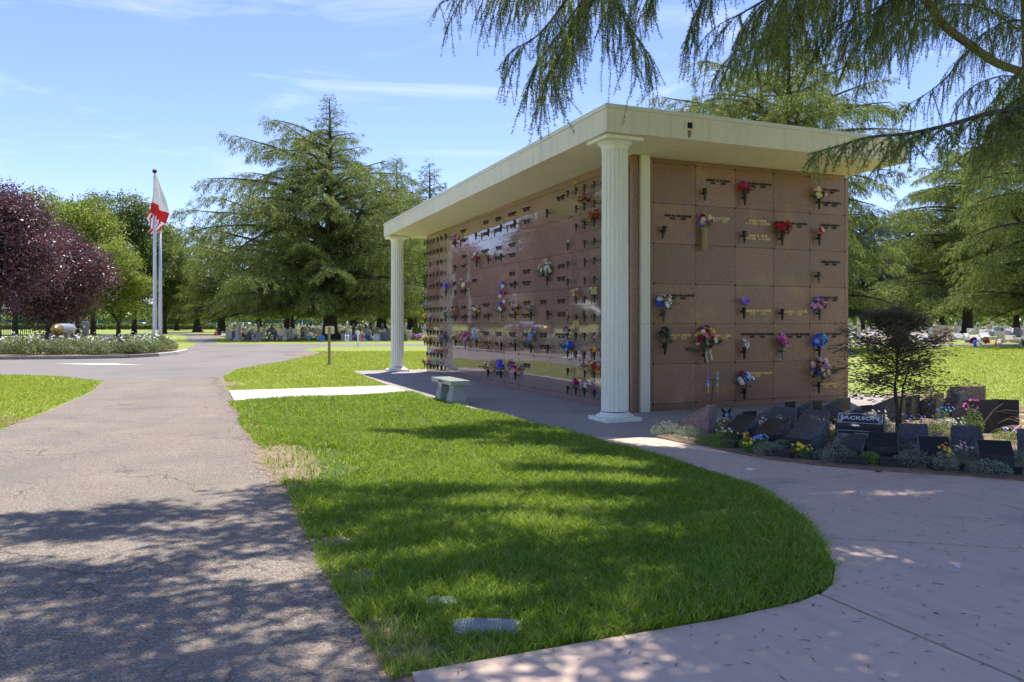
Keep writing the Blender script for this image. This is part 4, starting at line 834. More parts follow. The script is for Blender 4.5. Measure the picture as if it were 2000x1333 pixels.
# ------------------------------------------------------------ grass
def turf(name, label, poly, seed, n, h, w, m, z=.005, dmax=99, mask=None, dens=None):
    g = np.random.default_rng(seed); poly_ = np.array(poly); lo, hi = poly_.min(0), poly_.max(0)
    xy = g.uniform(lo, hi, (n, 2)); ok = inside(xy, poly)
    q = xy - CAM; d = q @ FW; X = q @ RT; ok &= (d > 2.6) & (d < dmax) & (np.abs(X) < d * .72 + .6)
    if dens is not None: ok &= g.random(n) < dens(xy, d)
    if mask is not None: ok &= mask(xy, g)
    xy = xy[ok]; d = d[ok]; n = len(xy)
    # neighbours lean together
    ph = xy[:, 0] * 9.1 + np.sin(xy[:, 1] * 7.3) * 2; lx = np.sin(ph * 2.3) * .22; ly = np.cos(ph * 1.9 + xy[:, 1] * 11) * .22
    tall = 1 + .28 * np.sin(xy[:, 0] * 2.3 + 1.1 * np.sin(xy[:, 1] * 1.9)) * np.sin(xy[:, 1] * 2.9 + .8)
    wid = w * (1 + np.maximum(0, d - 5) * .11)
    H_ = h * g.uniform(.45, 1.25, n) * tall
    P = np.column_stack([xy, np.full(n, z)])
    az = g.uniform(0, 2 * pi, n); S_ = np.column_stack([np.cos(az), np.sin(az), np.zeros(n)]) * (wid * g.uniform(.6, 1.3, n))[:, None] * .5
    bend = np.column_stack([lx + g.normal(size=n) * .55, ly + g.normal(size=n) * .55, np.zeros(n)])
    A = P + (bend * .35 + (0, 0, .55)) * H_[:, None]; T = P + (bend * 1.1 + (0, 0, .95)) * H_[:, None]
    Vx = np.stack([P - S_, P + S_, A + S_ * .8, T, A - S_ * .8], 1).reshape(-1, 3); b = np.arange(n) * 5
    F = np.concatenate([np.column_stack([b, b + 1, b + 2, b + 4])]); F3 = np.column_stack([b + 4, b + 2, b + 3, b + 3])
    me = bpy.data.meshes.new(name); nf = len(F); me.vertices.add(len(Vx)); me.vertices.foreach_set('co', Vx.astype(np.float32).ravel())
    li = np.column_stack([F, F3[:, :3]]).ravel(); me.loops.add(len(li)); me.loops.foreach_set('vertex_index', li.astype(np.int32))
    ls = np.column_stack([np.arange(nf) * 7, np.arange(nf) * 7 + 4]).ravel(); me.polygons.add(2 * nf); me.polygons.foreach_set('loop_start', ls.astype(np.int32))
    me.materials.append(M[m]); me.update(calc_edges=True)
    o = link(name, me); tag(o, label, 'grass', kind='stuff'); return o
LIDS = [(W(-.385, 4.33), .09, .055), (W(-.13, 3.97), .165, .085)]
def maskA(xy, g):
    ok = np.ones(len(xy), bool)
    for (c, a, b_) in LIDS:
        q = xy - np.array(c); X = q @ RT; d = q @ FW; ok &= ~((np.abs(X) < a * .92) & (np.abs(d) < b_ * .92))
    e = ((xy[:, 0] + 5.9) / .55) ** 2 + ((xy[:, 1] + 2.7) / 1.45) ** 2
    ok &= (e > 1 + .35 * np.sin(xy[:, 1] * 5)) | (g.random(len(xy)) < .10)
    e = ((xy[:, 0] + 6.15) / .22) ** 2; ok &= (e > 1) | (g.random(len(xy)) < .45 + .4 * np.sin(xy[:, 1] * 4.3) * np.sin(xy[:, 1] * 11))
    return ok
LA = [(x - .09 if x < -6 else x + .0, y) for x, y in LAWN_A]
turf('lawn_grass', 'lush lawn between the worn drive and the pink path', LA, 51, 640000, .072, .0068, 'grass', mask=maskA, dens=lambda xy, d: np.clip((6.2 / np.maximum(d, 2.6)) ** 1.5, .16, 1))
def maskB(xy, g):
    e = ((xy[:, 0] + 6.0) / .45) ** 2 + ((xy[:, 1] - 9.1) / .9) ** 2; return (e > 1) | (g.random(len(xy)) < .2)
turf('lawn_grass', 'lawn north of the pale walk reaching to the lane', LAWN_B, 52, 420000, .05, .006, 'grass_far', mask=maskB, dmax=42, dens=lambda xy, d: np.clip((20 / np.maximum(d, 5)) ** 1.4, .1, 1))
LEFT = [(-9.0, 11.5), (-8.95, 8.3), (-9.24, 4.4), (-9.5, 1.6), (-9.9, -2), (-30, -2)] + C([(-33, 24), (-15.05, 23.2), (-13.3, 22.8), (-10.8, 20.85)])
turf('lawn_grass', 'lawn at the left of the worn drive', LEFT, 53, 420000, .05, .006, 'grass_far', dens=lambda xy, d: np.clip((16 / np.maximum(d, 5)) ** 1.4, .1, 1))
turf('lawn_grass', 'bright lawn beyond the cremation garden', C([(7.0, 13.9), (8.7, 13.3), (14, 11), (24, 18), (44, 52), (22, 52), (9.8, 21), (8.8, 17.5)]), 54, 420000, .05, .007, 'grass_far', dmax=50, dens=lambda xy, d: np.clip((18 / np.maximum(d, 5)) ** 1.3, .08, 1))
# valve box lids
def lid(name, label, c, a, b_, rz):
    t = thing(name, label, 'valve lid', (*c, .02), rz)
    b = MB(); n = 28; pts = [(a * math.copysign(abs(cos(2 * pi * i / n)) ** .55, cos(2 * pi * i / n)), b_ * math.copysign(abs(sin(2 * pi * i / n)) ** .55, sin(2 * pi * i / n))) for i in range(n)]
    b.prism(pts, -.01, .012); b.obj('rim', M['valve_lid'], t)
    b = MB(); b.prism([(x * .9, y * .86) for x, y in pts], .012, .016); pl = b.obj('cover', M['valve_lid'], t)
    if a > .15:
        b = MB(); k = .016; g = random.Random(4)
        for i in range(-12, 13):
            for j in range(-7, 8):
                x, y = i * k, j * k + (i % 2) * k / 2
                if (x / (a * .84)) ** 4 + (y / (b_ * .80)) ** 4 < 1: b.lathe([(.006, .016), (.004, .019), (.0, .0195)], 6, Tm(x, y, 0, rz=.5), cap=False)
        o = b.obj('tread_bumps', M['silver'], t); o['kind'] = 'stuff'
lid('valve_lid', 'small plain blue grey valve lid sunk in the grass', LIDS[0][0], .10, .07, -TH)
lid('valve_lid', 'larger oval valve lid with raised tread dots sunk in the grass', LIDS[1][0], .18, .105, -TH - .06)
# fallen cedar needles on the pink path and the drive
def litter():
    g = np.random.default_rng(61)
    def sc(n, x0, x1, y0, y1, z, l0, l1, w, name, lab):
        P = np.column_stack([g.uniform(x0, x1, n), g.uniform(y0, y1, n), np.full(n, z)]); q = P[:, :2] - CAM
        ok = (q @ FW > 2.9) & ~inside(P[:, :2], LAWN_A) & ~inside(P[:, :2], BED); P = P[ok]; n = len(P)
        az = g.uniform(0, 2 * pi, n); D = np.column_stack([np.cos(az), np.sin(az), g.uniform(-.02, .05, n)]); Q = np.column_stack([-np.sin(az), np.cos(az), np.zeros(n)])
        L_ = g.uniform(l0, l1, n)[:, None]; mid = P + D * L_ * .5 + Q * L_ * g.uniform(-.12, .12, (n, 1)) + (0, 0, .002)
        Vx = np.stack([P - Q * w, mid - Q * w, P + D * L_, mid + Q * w], 1).reshape(-1, 3)
        o = link(name, np_mesh(name, Vx, np.arange(4 * n).reshape(n, 4), M['litter'])); tag(o, lab, 'needle litter', kind='stuff')
    sc(2300, -6.1, 2, -10, -2.6, .0375, .03, .075, .0028, 'fallen_needles', 'fallen cedar needles scattered on the pink path')
    sc(1500, -10, -6.2, -10, 1, .011, .02, .05, .0014, 'fallen_needles', 'fallen needles and twigs on the worn drive')
litter()
def clippings():
    g = np.random.default_rng(62); n = 3200; x = -6.2 - np.abs(g.normal(size=n)) * .16 + .05; y = g.uniform(-9.5, 12, n); P = np.column_stack([x, y, np.full(n, .012)])
    D = g.normal(size=(n, 3)) * (1, 1, .12); Vx, F = blades(P, D, g.uniform(.012, .035, n), g.uniform(.002, .006, n), g)
    o = link('edge_debris', np_mesh('edge_debris', Vx, F, M['litter'])); tag(o, 'dry grass clippings and grit along the edge of the drive', 'debris', kind='stuff')
clippings()
lf = MB()
for a in range(5): lf.add([(0, 0, .03), (.02 * cos(a * 1.25) - .006, .02 * sin(a * 1.25), .037), (.045 * cos(a * 1.25), .045 * sin(a * 1.25), .03), (.02 * cos(a * 1.25) + .006, .02 * sin(a * 1.25), .034)], [(0, 1, 2, 3)])
o = lf.obj('dead_leaf', petal('rust'), loc=(*W(-2.1, 13.9), .03)); tag(o, 'single red brown dead leaf lying in the lawn near the bench', 'leaf')
for i, (X, d) in enumerate([(4.0, 4.6), (2.75, 4.9)]):
    g_ = random.Random(i); b = MB(); b.add([(-.03, -.01, .002), (.01, -.018, .008), (.035, 0, .003), (.0, .015, .006)], [(0, 1, 2, 3)])
    o = b.obj('petal', petal('white'), loc=(*W(X, d), .037), rot=(0, 0, i)); tag(o, ['white petal lying on the pink path at the right edge', 'tiny white petal on the pink path beside the sun patch'][i], 'petal')

# ------------------------------------------------------------ vases and bouquets on the walls
def vase_mesh(h, m, big):
    b = MB(); b.lathe([(.0, 0), (h * .055, .0), (h * .095, h * .18), (h * .15, h * .72), (h * .185, h * .93), (h * .215, h * .97), (h * .215, h), (h * .17, h), (h * .12, h * .7), (0, h * .6)], 14, cap=False)
    return b.mesh('cup', M[m], True)
def brk_mesh(h):
    b = MB(); b.lathe([(h * .185, h * .60), (h * .20, h * .60), (h * .20, h * .67), (h * .185, h * .67)], 14, cap=False); b.box(-h * .04, h * .04, h * .15, h * .15 + .035, h * .58, h * .68)
    b.lathe([(h * .10, 0), (h * .10, .006)], 10, Tm(0, h * .15 + .04, h * .63, rx=pi / 2))
    return b.mesh('bracket', M['letter_dark'])
VM = {}
ROOTS = {}
def on_wall(face, a, ztop, h, tilt=0.):
    off = .05 + h * .17
    if face == 'L': return (-off, a, ztop - h), (0, tilt, R(-90))
    return (a, -off, ztop - h), (tilt, 0, 0)
def vase(face, a, ztop, label, h=.19, m='bronze', group=None, tilt=0.):
    loc, rot = on_wall(face, a, ztop, h)
    if h < .16:
        key = (h, m, 's')
        if key not in VM:
            b = MB(); b.lathe([(.0, 0), (h * .055, .0), (h * .10, h * .18), (h * .155, h * .72), (h * .19, h * .93), (h * .215, h), (h * .17, h), (0, h * .6)], 10, cap=False)
            b.box(-.006, .006, h * .15, h * .17 + .045, h * .6, h * .68); VM[key] = b.mesh('bronze_vase', M[m], False)
        o = link('bronze_vase', VM[key], None, loc, rot); return tag(o, label, 'vase', group)
    key = (h, m)
    if key not in VM: VM[key] = (vase_mesh(h, m, True), brk_mesh(h))
    t = thing('bronze_vase', label, 'vase', loc, (rot[0] + 0, rot[1] + tilt, rot[2]), group)
    link('cup', VM[key][0], t); link('bracket', VM[key][1], t); return t
def bouquet(face, a, ztop, label, cols, n=9, s=.085, fl=.026, up=.08, leafy=1., seed=None, cat='bouquet', h=.19, name='bouquet', leafm='leaf_artificial', lean=0.):
    "cut or silk flowers standing in a wall vase; s is the half width"
    r = random.Random(seed if seed is not None else hash((round(a * 100), round(ztop * 100))) & 0xffff); g = np.random.default_rng(r.randrange(1 << 30))
    off = .05 + h * .17 + .02
    if face == 'L': loc, rz = (-off, a, ztop - .01), R(-90)
    elif face == 'E': loc, rz = (a, -off, ztop - .01), 0
    else: loc, rz = (a[0], a[1], ztop), r.uniform(0, 6)
    t = thing(name, label, cat, loc, rz)
    n = int(n * 1.35); fl *= 1.28
    fb = MB(); heads = []
    for i in range(n):
        for _ in range(30):
            v = Vector((r.uniform(-1, 1), r.uniform(-.75, .55), r.uniform(-.55, 1)))
            if v.length < 1 and all((v - q).length > .27 for q in heads): break
        heads.append(v)
        c = Vector((v.x * s + lean * s * (v.z + .5), v.y * s * .8, up + v.z * s * .95)); ci = i % len(cols) if len(cols) < 4 else r.randrange(len(cols)); fb.cur = ci
        nrm = Vector((v.x * .7, v.y - .55, v.z * .6 + .35)).normalized(); q = nrm.to_track_quat('Z', 'Y').to_matrix().to_4x4(); f = fl * r.uniform(.75, 1.2)
        for layer, (kk, tl, rr) in enumerate(((6, .35, 1.0), (5, .8, .68), (3, 1.2, .36))):
            for k in range(kk):
                az = 2 * pi * k / kk + layer * .6 + r.uniform(-.15, .15); w_ = .52 * rr
                P = [(0, 0, 0), (.55 * rr, w_ * .62, .18 * tl), (1.0 * rr, w_ * .3, .42 * tl), (1.0 * rr, -w_ * .3, .42 * tl), (.55 * rr, -w_ * .62, .18 * tl)]
                Mx = Matrix.Translation(c) @ q @ Tm(rz=az, s=f); fb.add(P, [(0, 1, 2, 3, 4)], Mx)
    fb.obj('bloom', [petal(c) for c in cols], t)['kind'] = 'stuff'
    m_ = int(13 * leafy) + 3
    P = np.zeros((m_, 3)); P[:, 2] = g.uniform(-.01, up * .8, m_); D = np.column_stack([g.normal(size=m_) * .9, g.normal(size=m_) * .7 - .15, g.uniform(-.1, 1.3, m_)])
    P[:, :2] += D[:, :2] * g.uniform(0, s * .6, (m_, 1)); lv = foliage('leaves', P, D, s * g.uniform(.55, 1.05, m_), s * g.uniform(.16, .3, m_), g, M[leafm], t); lv['kind'] = 'stuff'
    sb = MB()
    for v in heads[:8]: sb.tube([(0, 0, -.06), (v.x * s * .4, v.y * s * .3, up * .3), (v.x * s, v.y * s * .8, up + v.z * s * .9)], .0018, 3, cap=False)
    sb.obj('stems', M['stem'], t)['kind'] = 'stuff'
    return t
def hand_flag(face, a, ztop, label, L=.2, lean=.35, droop=1., w=.13):
    off = .09
    t = thing('small_flag', label, 'flag', (-off, a, ztop) if face == 'L' else (a, -off, ztop), R(-90) if face == 'L' else 0)
    b = MB(); e = (sin(lean) * L, -.0, cos(lean) * L); b.tube([(0, 0, -.08), e], .003, 5); b.obj('stick', M['letter_gold'], t)
    b = MB(); n, k = 7, 13
    for i in range(n + 1):
        for j in range(k + 1):
            u, v = i / n, j / k
            b.v.append((e[0] * (1 - v * .62) + u * w * .28 - (0 if lean > 0 else u * w * .2), -.004 - .010 * sin(u * 9), e[2] * (1 - v * .62) - u * w * droop))
    for i in range(n):
        for j in range(k):
            b.f.append((i * (k + 1) + j, i * (k + 1) + j + 1, (i + 1) * (k + 1) + j + 1, (i + 1) * (k + 1) + j)); b.m.append(2 if (u_ := i) < 3 and j < 7 else j % 2)
    b.obj('cloth', [M['cloth_red'], M['cloth_white'], M['cloth_blue']], t); return t
NROW = lambda k: ['top', 'second', 'third', 'fourth', 'fifth', 'sixth', 'seventh', 'eighth', 'ninth', 'tenth', 'eleventh', 'bottom'][k]
NG = 'small bronze niche vases on the long wall'; CG = 'bronze crypt vases on the long wall'; EG = 'bronze vases on the end wall'
FLR = {(1, 0): ('orchid', 'spray of yellow orchids in the top row right of the long wall', ['yellow'], 7, .05, .02, .09, .3), (2, 1): ('silk_bouquet', 'large faded red and brown bouquet with white bow near the near column', ['rust', 'crimson', 'tan', 'red', 'white'], 16, .13, .03, .10, 1.),
       (3, 2): ('silk_bouquet', 'bright red and yellow lilies beside the near column', ['red', 'yellow', 'magenta', 'orange'], 9, .11, .034, .08, 2.), (2, 2): ('greenery', 'dark green sprig left of the red lilies', ['teal'], 3, .07, .015, .02, 2.),
       (0, 3): ('silk_bouquet', 'small blue and cream bouquet on the strip beside the niches', ['blue', 'cream', 'white'], 8, .06, .018, .05, 1.2), (1, 6): ('silk_bouquet', 'peach roses over the niche in the seventh row', ['peach', 'cream', 'orange'], 11, .09, .024, .09, 1.6),
       (3, 6): ('silk_bouquet', 'white and yellow flowers touching the near column', ['white', 'yellow', 'cream'], 9, .09, .026, .09, 1.), (2, 7): ('greenery', 'dark dried greenery in the eighth niche row', ['dark', 'teal'], 5, .055, .016, .05, 1.4),
       (0, 8): ('silk_bouquet', 'red and white roses with one yellow pinwheel flower in the ninth row', ['red', 'white', 'lilac', 'crimson'], 8, .085, .03, .07, .6), (0, 9): ('silk_bouquet', 'blue purple irises with spiky leaves in the tenth row', ['purple', 'blue', 'lilac', 'skyblue'], 13, .15, .032, .10, 2.4),
       (3, 9): ('silk_bouquet', 'brown eyed sunflower bunch beside the near column', ['orange', 'rust', 'yellow'], 9, .085, .028, .05, .6), (3, 10): ('silk_bouquet', 'red and yellow fall flowers in the eleventh row beside the near column', ['red', 'yellow', 'orange', 'crimson'], 16, .14, .030, .09, .8),
       (2, 10): ('silk_bouquet', 'dark red blooms behind a small flag in the eleventh row', ['crimson', 'dark'], 5, .07, .024, .10, .8), (1, 11): ('silk_bouquet', 'crimson dahlias low on the wall near the base', ['magenta', 'crimson'], 9, .085, .03, .11, .8),
       (2, 11): ('silk_bouquet', 'white and pink daisies in the bottom niche row', ['white', 'palepink', 'white'], 7, .09, .024, .09, .9), (3, 11): ('silk_bouquet', 'tiny pink flower in the bottom vase nearest the column', ['magenta'], 3, .03, .018, .03, .4)}
for c_ in range(4):
    for r_ in range(12):
        a, z = (2.215, 1.86, 1.505, 1.125)[c_], 4.15 - .35 * r_
        if (c_, r_) in ((0, 1), (0, 2), (0, 6), (1, 3), (1, 4), (1, 5), (1, 10)): continue
        f = FLR.get((c_, r_)); w_ = 'leftmost,second,third,fourth'.split(',')[c_]
        vase('L', a, z, f'empty small bronze vase, {NROW(r_)} niche row by the near column, {w_} position', .15, group=NG) if not f else \
            vase('L', a, z, f'flower filled small bronze vase, {NROW(r_)} niche row by the near column, {w_}', .15, group=NG)
        if f: bouquet('L', a, z, f[1], f[2], f[3], f[4], f[5], f[6], f[7], h=.15, name=f[0])
bouquet('L', 1.83, 1.50, 'single large yellow pinwheel flower right of the red and white roses', ['yellow', 'cream'], 4, .035, .055, .04, .2, h=.15, name='pinwheel_flower', cat='pinwheel')
bouquet('L', 1.10, 1.25, 'white daisy and red rose beside the near column above the sunflowers', ['white', 'crimson', 'white'], 5, .06, .03, .08, .6, h=.15)
hand_flag('L', 2.21, 1.66, 'small faded flag in the eighth row at the strip beside the niches', .19, .05, .9, .12)
hand_flag('L', 1.55, .62, 'tall small striped flag beside the fall flowers near the column', .30, .12, 1.2, .16)
FLL = {(1, 8): ('lilac', 'pink'), }
LCOL = [12.27, 11.92, 11.57, 11.22, 10.84, 10.49]; LROW = [4.08 - .3455 * k for k in range(12)]
FN = {(0, 5): ('silk_bouquet', 'red and white bunch at the far edge of the long wall', ['magenta', 'white', 'crimson'], 8, .1, .03, .09), (0, 6): ('silk_bouquet', 'lilac and pink bunch on the far edge, upper', ['lilac', 'palepink', 'skyblue'], 9, .11, .032, .09), (0, 7): ('silk_bouquet', 'yellow roses hanging on the far edge', ['yellow', 'peach'], 6, .08, .03, .08),
      (2, 7): ('silk_bouquet', 'pale lilac trailing bouquet at the first panel joint', ['lilac', 'palepink', 'white'], 12, .11, .028, .08), (4, 4): ('silk_bouquet', 'grey green dried posy beside the purple lavender', ['teal', 'tan', 'crimson'], 8, .08, .024, .03), (1, 8): ('ribbon_bow', 'dark ribbon bow with pink centre on the far niches', ['dark', 'palepink'], 5, .07, .028, .07),
      (0, 9): ('silk_bouquet', 'rust coloured blooms at the far edge, ninth row', ['rust', 'peach', 'white'], 7, .11, .034, .08), (1, 9): ('silk_bouquet', 'dusty orange blooms on the far niches', ['rust', 'orange'], 6, .08, .03, .07), (2, 9): ('silk_bouquet', 'dark crimson blooms next to the dusty orange ones', ['crimson', 'rust'], 6, .08, .028, .06),
      (5, 9): ('silk_bouquet', 'violet irises in the tenth far niche row', ['purple', 'lilac'], 9, .12, .036, .11), (3, 10): ('silk_bouquet', 'white and blue posy in the eleventh far row', ['white', 'blue', 'skyblue'], 6, .075, .028, .07), (4, 10): ('silk_bouquet', 'red and pale blooms above the aqua ones', ['red', 'white', 'orange'], 9, .1, .03, .1),
      (5, 10): ('silk_bouquet', 'orange fall blooms in the eleventh far row', ['orange', 'yellow', 'rust'], 8, .09, .03, .09), (0, 11): ('silk_bouquet', 'brown orange bunch at the bottom far edge', ['orange', 'rust', 'tan'], 8, .1, .03, .07), (2, 11): ('silk_bouquet', 'dark red and lilac posy in the bottom far row', ['crimson', 'lilac', 'white'], 6, .08, .028, .09), (4, 11): ('silk_bouquet', 'aqua and white roses in the bottom far row', ['aqua', 'white', 'aqua'], 9, .11, .036, .09)}
for c_ in range(6):
    for r_ in range(12):
        if (c_, r_) in ((2, 0), (0, 2), (1, 2), (3, 2), (1, 4), (5, 5), (1, 7), (0, 8), (0, 10)): continue
        a, z = LCOL[c_], LROW[r_]; f = FN.get((c_, r_)); w_ = 'farthest,second,third,fourth,fifth,sixth'.split(',')[c_]
        vase('L', a if c_ else 12.16, z, ('flower filled' if f else 'empty') + f' small bronze vase on far niches, {NROW(r_)} row, {w_} column', .15, group='small bronze niche vases at the far end')
        if f: bouquet('L', a if c_ else 12.2, z, f[1], f[2], f[3], f[4], f[5], f[6], 1., h=.15, name=f[0])
CV = [(10.02, 4.10, 'e', 'topmost at the edge of the far niches'), (7.48, 3.86, 'e', 'upper left crypts'), (6.57, 3.86, 'e', 'top row, left of three empties'), (5.73, 3.87, 'e', 'top row, middle of three empties'), (4.89, 3.88, 'e', 'top row, right of three empties'), (3.16, 3.90, 'e', 'top row, alone against the sky reflection'),
      (5.73, 3.18, 'e', 'second crypt row, centre'), (9.19, 3.15, 'e', 'second crypt row, far left'), (9.19, 2.45, 'e', 'third crypt row, far left'), (4.89, 2.49, 'e', 'third crypt row, right of the patriotic garland'), (8.30, 1.77, 'e', 'fourth crypt row, left'), (6.57, 1.78, 'e', 'fourth crypt row, centre left'), (3.13, 1.79, 'e', 'fourth crypt row, right end'), (3.13, 1.09, 'e', 'fifth crypt row, right end'),
      (9.15, 3.82, 'f', 'pink and purple mixed blooms high on the far crypts', ['pink', 'purple', 'palepink', 'white', 'magenta'], 14, .14, .034, .12, .9), (7.43, 3.15, 'f', 'white, red and yellow blooms in the second crypt row', ['white', 'crimson', 'yellow'], 8, .13, .046, .10, .6), (6.58, 3.17, 'f', 'small brown dried wreath in the second crypt row', ['rust', 'tan', 'dark'], 8, .08, .026, .04, .5),
      (3.16, 2.50, 'f', 'big cream gladiolus spray right of the sky reflection', ['cream', 'white', 'cream'], 22, .20, .034, .17, 2.6), (10.0, 2.49, 'f', 'purple lavender bunch at the edge of the far niches', ['purple', 'lilac'], 14, .16, .036, .14, 1.), (8.31, 2.47, 'f', 'yellow, white and pink roses in the third crypt row', ['yellow', 'white', 'pink'], 6, .12, .055, .11, .8),
      (10.01, 1.77, 'f', 'small white and dark posy at the edge of the far niches', ['white', 'dark', 'teal'], 7, .09, .03, .08, 1.), (9.15, 1.76, 'f', 'orange fall bouquet in the fourth crypt row', ['orange', 'rust', 'peach'], 12, .12, .034, .11, .8), (7.43, 1.78, 'f', 'white and yellow daisies in the fourth crypt row', ['white', 'cream', 'yellow'], 13, .13, .034, .10, 1.2),
      (5.74, 1.75, 'fs', 'white rose and broad green leaves in a pewter vase', ['white', 'palepink', 'teal'], 5, .14, .036, .12, 2.2), (4.85, 1.80, 'f', 'purple bloom with yellow and red sprays in the fourth crypt row', ['lilac', 'yellow', 'crimson', 'crimson'], 10, .14, .036, .12, 1.), (3.98, 1.78, 'f', 'dried grey greenery tied in brown', ['teal', 'tan', 'dark'], 8, .11, .026, .09, 1.4),
      (10.03, 1.06, 'fs', 'blue and dark red silk blooms at the edge of the far niches', ['blue', 'crimson', 'dark'], 9, .12, .03, .12, 1.), (9.12, 1.08, 'f', 'red, salmon and cream bouquet in the fifth crypt row', ['red', 'peach', 'cream', 'yellow'], 13, .14, .036, .12, .9), (8.31, 1.02, 'fs', 'large pink carnations with a small flag', ['pink', 'palepink', 'magenta'], 15, .17, .042, .14, .5),
      (7.43, 1.10, 'f', 'white and red blooms bursting upward in the fifth crypt row', ['white', 'red', 'white', 'skyblue'], 15, .17, .040, .15, .4), (4.86, 1.08, 'f', 'tan dried blooms in the fifth crypt row', ['tan', 'tan', 'dark'], 8, .09, .032, .08, .7), (3.98, 1.07, 'f', 'very large purple, blue and lilac arrangement in the fifth crypt row', ['lilac', 'purple', 'skyblue', 'yellow', 'pink'], 24, .20, .038, .20, 1.3),
      (6.6, .37, 'f', 'white and orange mixed blooms low on the wall', ['white', 'cream', 'rust', 'orange'], 14, .15, .036, .13, 1.), (5.72, .39, 'f', 'vivid violet blooms low on the wall', ['purple', 'blue', 'purple'], 13, .16, .044, .15, 1.2), (4.86, .42, 'f', 'magenta and blue blooms low on the wall', ['magenta', 'pink', 'blue'], 11, .13, .036, .12, .9),
      (6.57, 1.09, 'v', 'bronze crypt vase holding a small dark headed flag'), (5.72, 1.07, 'v', 'bronze crypt vase holding a small bright flag')]
for q in CV:
    a, z, k, lab = q[:4]
    if k in 'ev': vase('L', a, z, ('empty large bronze vase, ' + lab) if k == 'e' else lab, .19, group=CG)
    else:
        vase('L', a, z, ('pewter' if k == 'fs' else 'large bronze') + ' vase under the ' + ' '.join(lab.split()[:9]), .19, 'silver' if k == 'fs' else 'bronze', group=CG)
        bouquet('L', a, z, lab, q[4], q[5], q[6], q[7], q[8], q[9])
hand_flag('L', 6.57, 1.06, 'small dark tipped striped flag in the fifth crypt row', .34, .06, 1.2, .19)
hand_flag('L', 5.76, 1.05, 'small bright striped flag right of the dark tipped one', .27, -.45, 1.0, .18)
hand_flag('L', 8.2, .98, 'small striped flag under the pink carnations', .18, .5, 1.2, .2)
def garland():
    t = thing('patriotic_garland', 'red, white and blue ribbon garland looped on the wall', 'garland', (-.07, 5.69, 2.12), R(-90)); r = random.Random(5)
    for k, c in enumerate(['blue', 'blue', 'blue', 'white', 'red', 'white', 'red', 'blue', 'blue', 'white']):
        b = MB(); a = pi * .9 - k * .66; x, z = .11 * cos(a) + .02, .30 * sin(a) + .06
        b.lathe([(.0, -.05), (.035, -.03), (.048, 0), (.035, .03), (0, .05)], 8, Tm(x, r.uniform(-.02, .01), z, ry=r.uniform(-1, 1)), cap=False); b.obj('ribbon_puff', petal(c), t)
garland()
# end wall
EV = [(1.49, 3.93, 'e', 'empty bronze vase in the top row of the end wall', 'bronze', 0), (.60, 3.22, 'e', 'empty vase tilted sideways near the pilaster', 'bronze', .25), (2.36, 3.21, 'e', 'empty bronze vase beside gold lettering in the second row', 'bronze', 0), (4.11, 2.51, 'e', 'empty green bronze vase alone in the third row', 'verdigris', 0), (3.23, 1.80, 'e', 'thin bronze vase with a tiny white bird clip', 'bronze', 0),
      (2.37, 3.90, 'f', 'dark red roses in the top row of the end wall', ['red', 'crimson', 'magenta'], 12, .13, .034, .10, .7, 'bronze'), (4.12, 3.92, 'f', 'yellow and white blooms behind the cedar tip', ['yellow', 'white', 'cream', 'dark'], 13, .15, .036, .10, 1.4, 'bronze'), (1.48, 3.22, 'f', 'purple, red and white blooms over a cloth wrapped vase', ['purple', 'crimson', 'white', 'cream'], 12, .14, .038, .15, .8, 'bronze'),
      (3.23, 3.19, 'f', 'spreading red poinsettia in the second row', ['red', 'crimson', 'red'], 14, .16, .048, .12, .8, 'bronze'), (4.12, 3.23, 'f', 'small red and white bow posy near the right joint', ['white', 'red'], 5, .08, .036, .06, .5, 'bronze'), (.63, 1.76, 'f', 'white lilies and blue blooms beside the pilaster', ['white', 'cream', 'blue', 'white'], 14, .15, .038, .17, 1.6, 'verdigris'),
      (2.35, 1.82, 'f', 'lilac tulips in the fourth row of the end wall', ['lilac', 'purple', 'lilac'], 7, .08, .036, .12, .5, 'bronze'), (4.13, 1.80, 'f', 'pink roses flanked by blue blooms at the right', ['pink', 'palepink', 'blue', 'purple'], 13, .17, .038, .10, .8, 'verdigris'), (.66, 1.20, 'f', 'black green wreath with cream ribbons beside the pilaster', ['dark', 'teal', 'dark'], 10, .12, .036, .16, 3.6, 'bronze'),
      (1.50, 1.04, 'f', 'tall mixed bouquet with pink rose, sunflower and ribbon', ['pink', 'yellow', 'peach', 'white', 'crimson'], 22, .22, .040, .24, 2.6, 'verdigris'), (2.36, 1.09, 'f', 'little white flowers in the fifth row', ['white', 'cream', 'white'], 7, .09, .028, .07, .9, 'bronze'), (3.24, 1.09, 'f', 'pink silk blooms in a pewter vase', ['pink', 'magenta', 'pink'], 9, .13, .042, .13, 1.1, 'silver'),
      (4.12, 1.10, 'f', 'bright blue blooms in the fifth row', ['blue', 'blue', 'skyblue'], 14, .15, .042, .11, .7, 'bronze'), (2.36, .35, 'f', 'red, white and blue blooms low on the end wall', ['red', 'white', 'blue', 'white'], 12, .16, .042, .18, .8, 'bronze'), (4.11, .42, 'f', 'large dried bouquet with cream and purple heads', ['cream', 'tan', 'purple', 'palepink', 'dark'], 26, .22, .038, .26, 2.2, 'bronze')]
for q in EV:
    a, z, k, lab = q[:4]
    if k == 'e': vase('E', a, z, lab, .215 if a != .6 else .22, q[4], EG, q[5])
    else: vase('E', a, z, q[10] .replace('verdigris', 'green bronze') + ' vase under the ' + ' '.join(lab.split()[:9]), .215, q[10], EG); bouquet('E', a, z, lab, q[4], q[5], q[6], q[7], q[8], q[9])
hand_flag('E', .58, 1.86, 'small pale flag above the white lilies by the pilaster', .22, -.12, .8, .10)
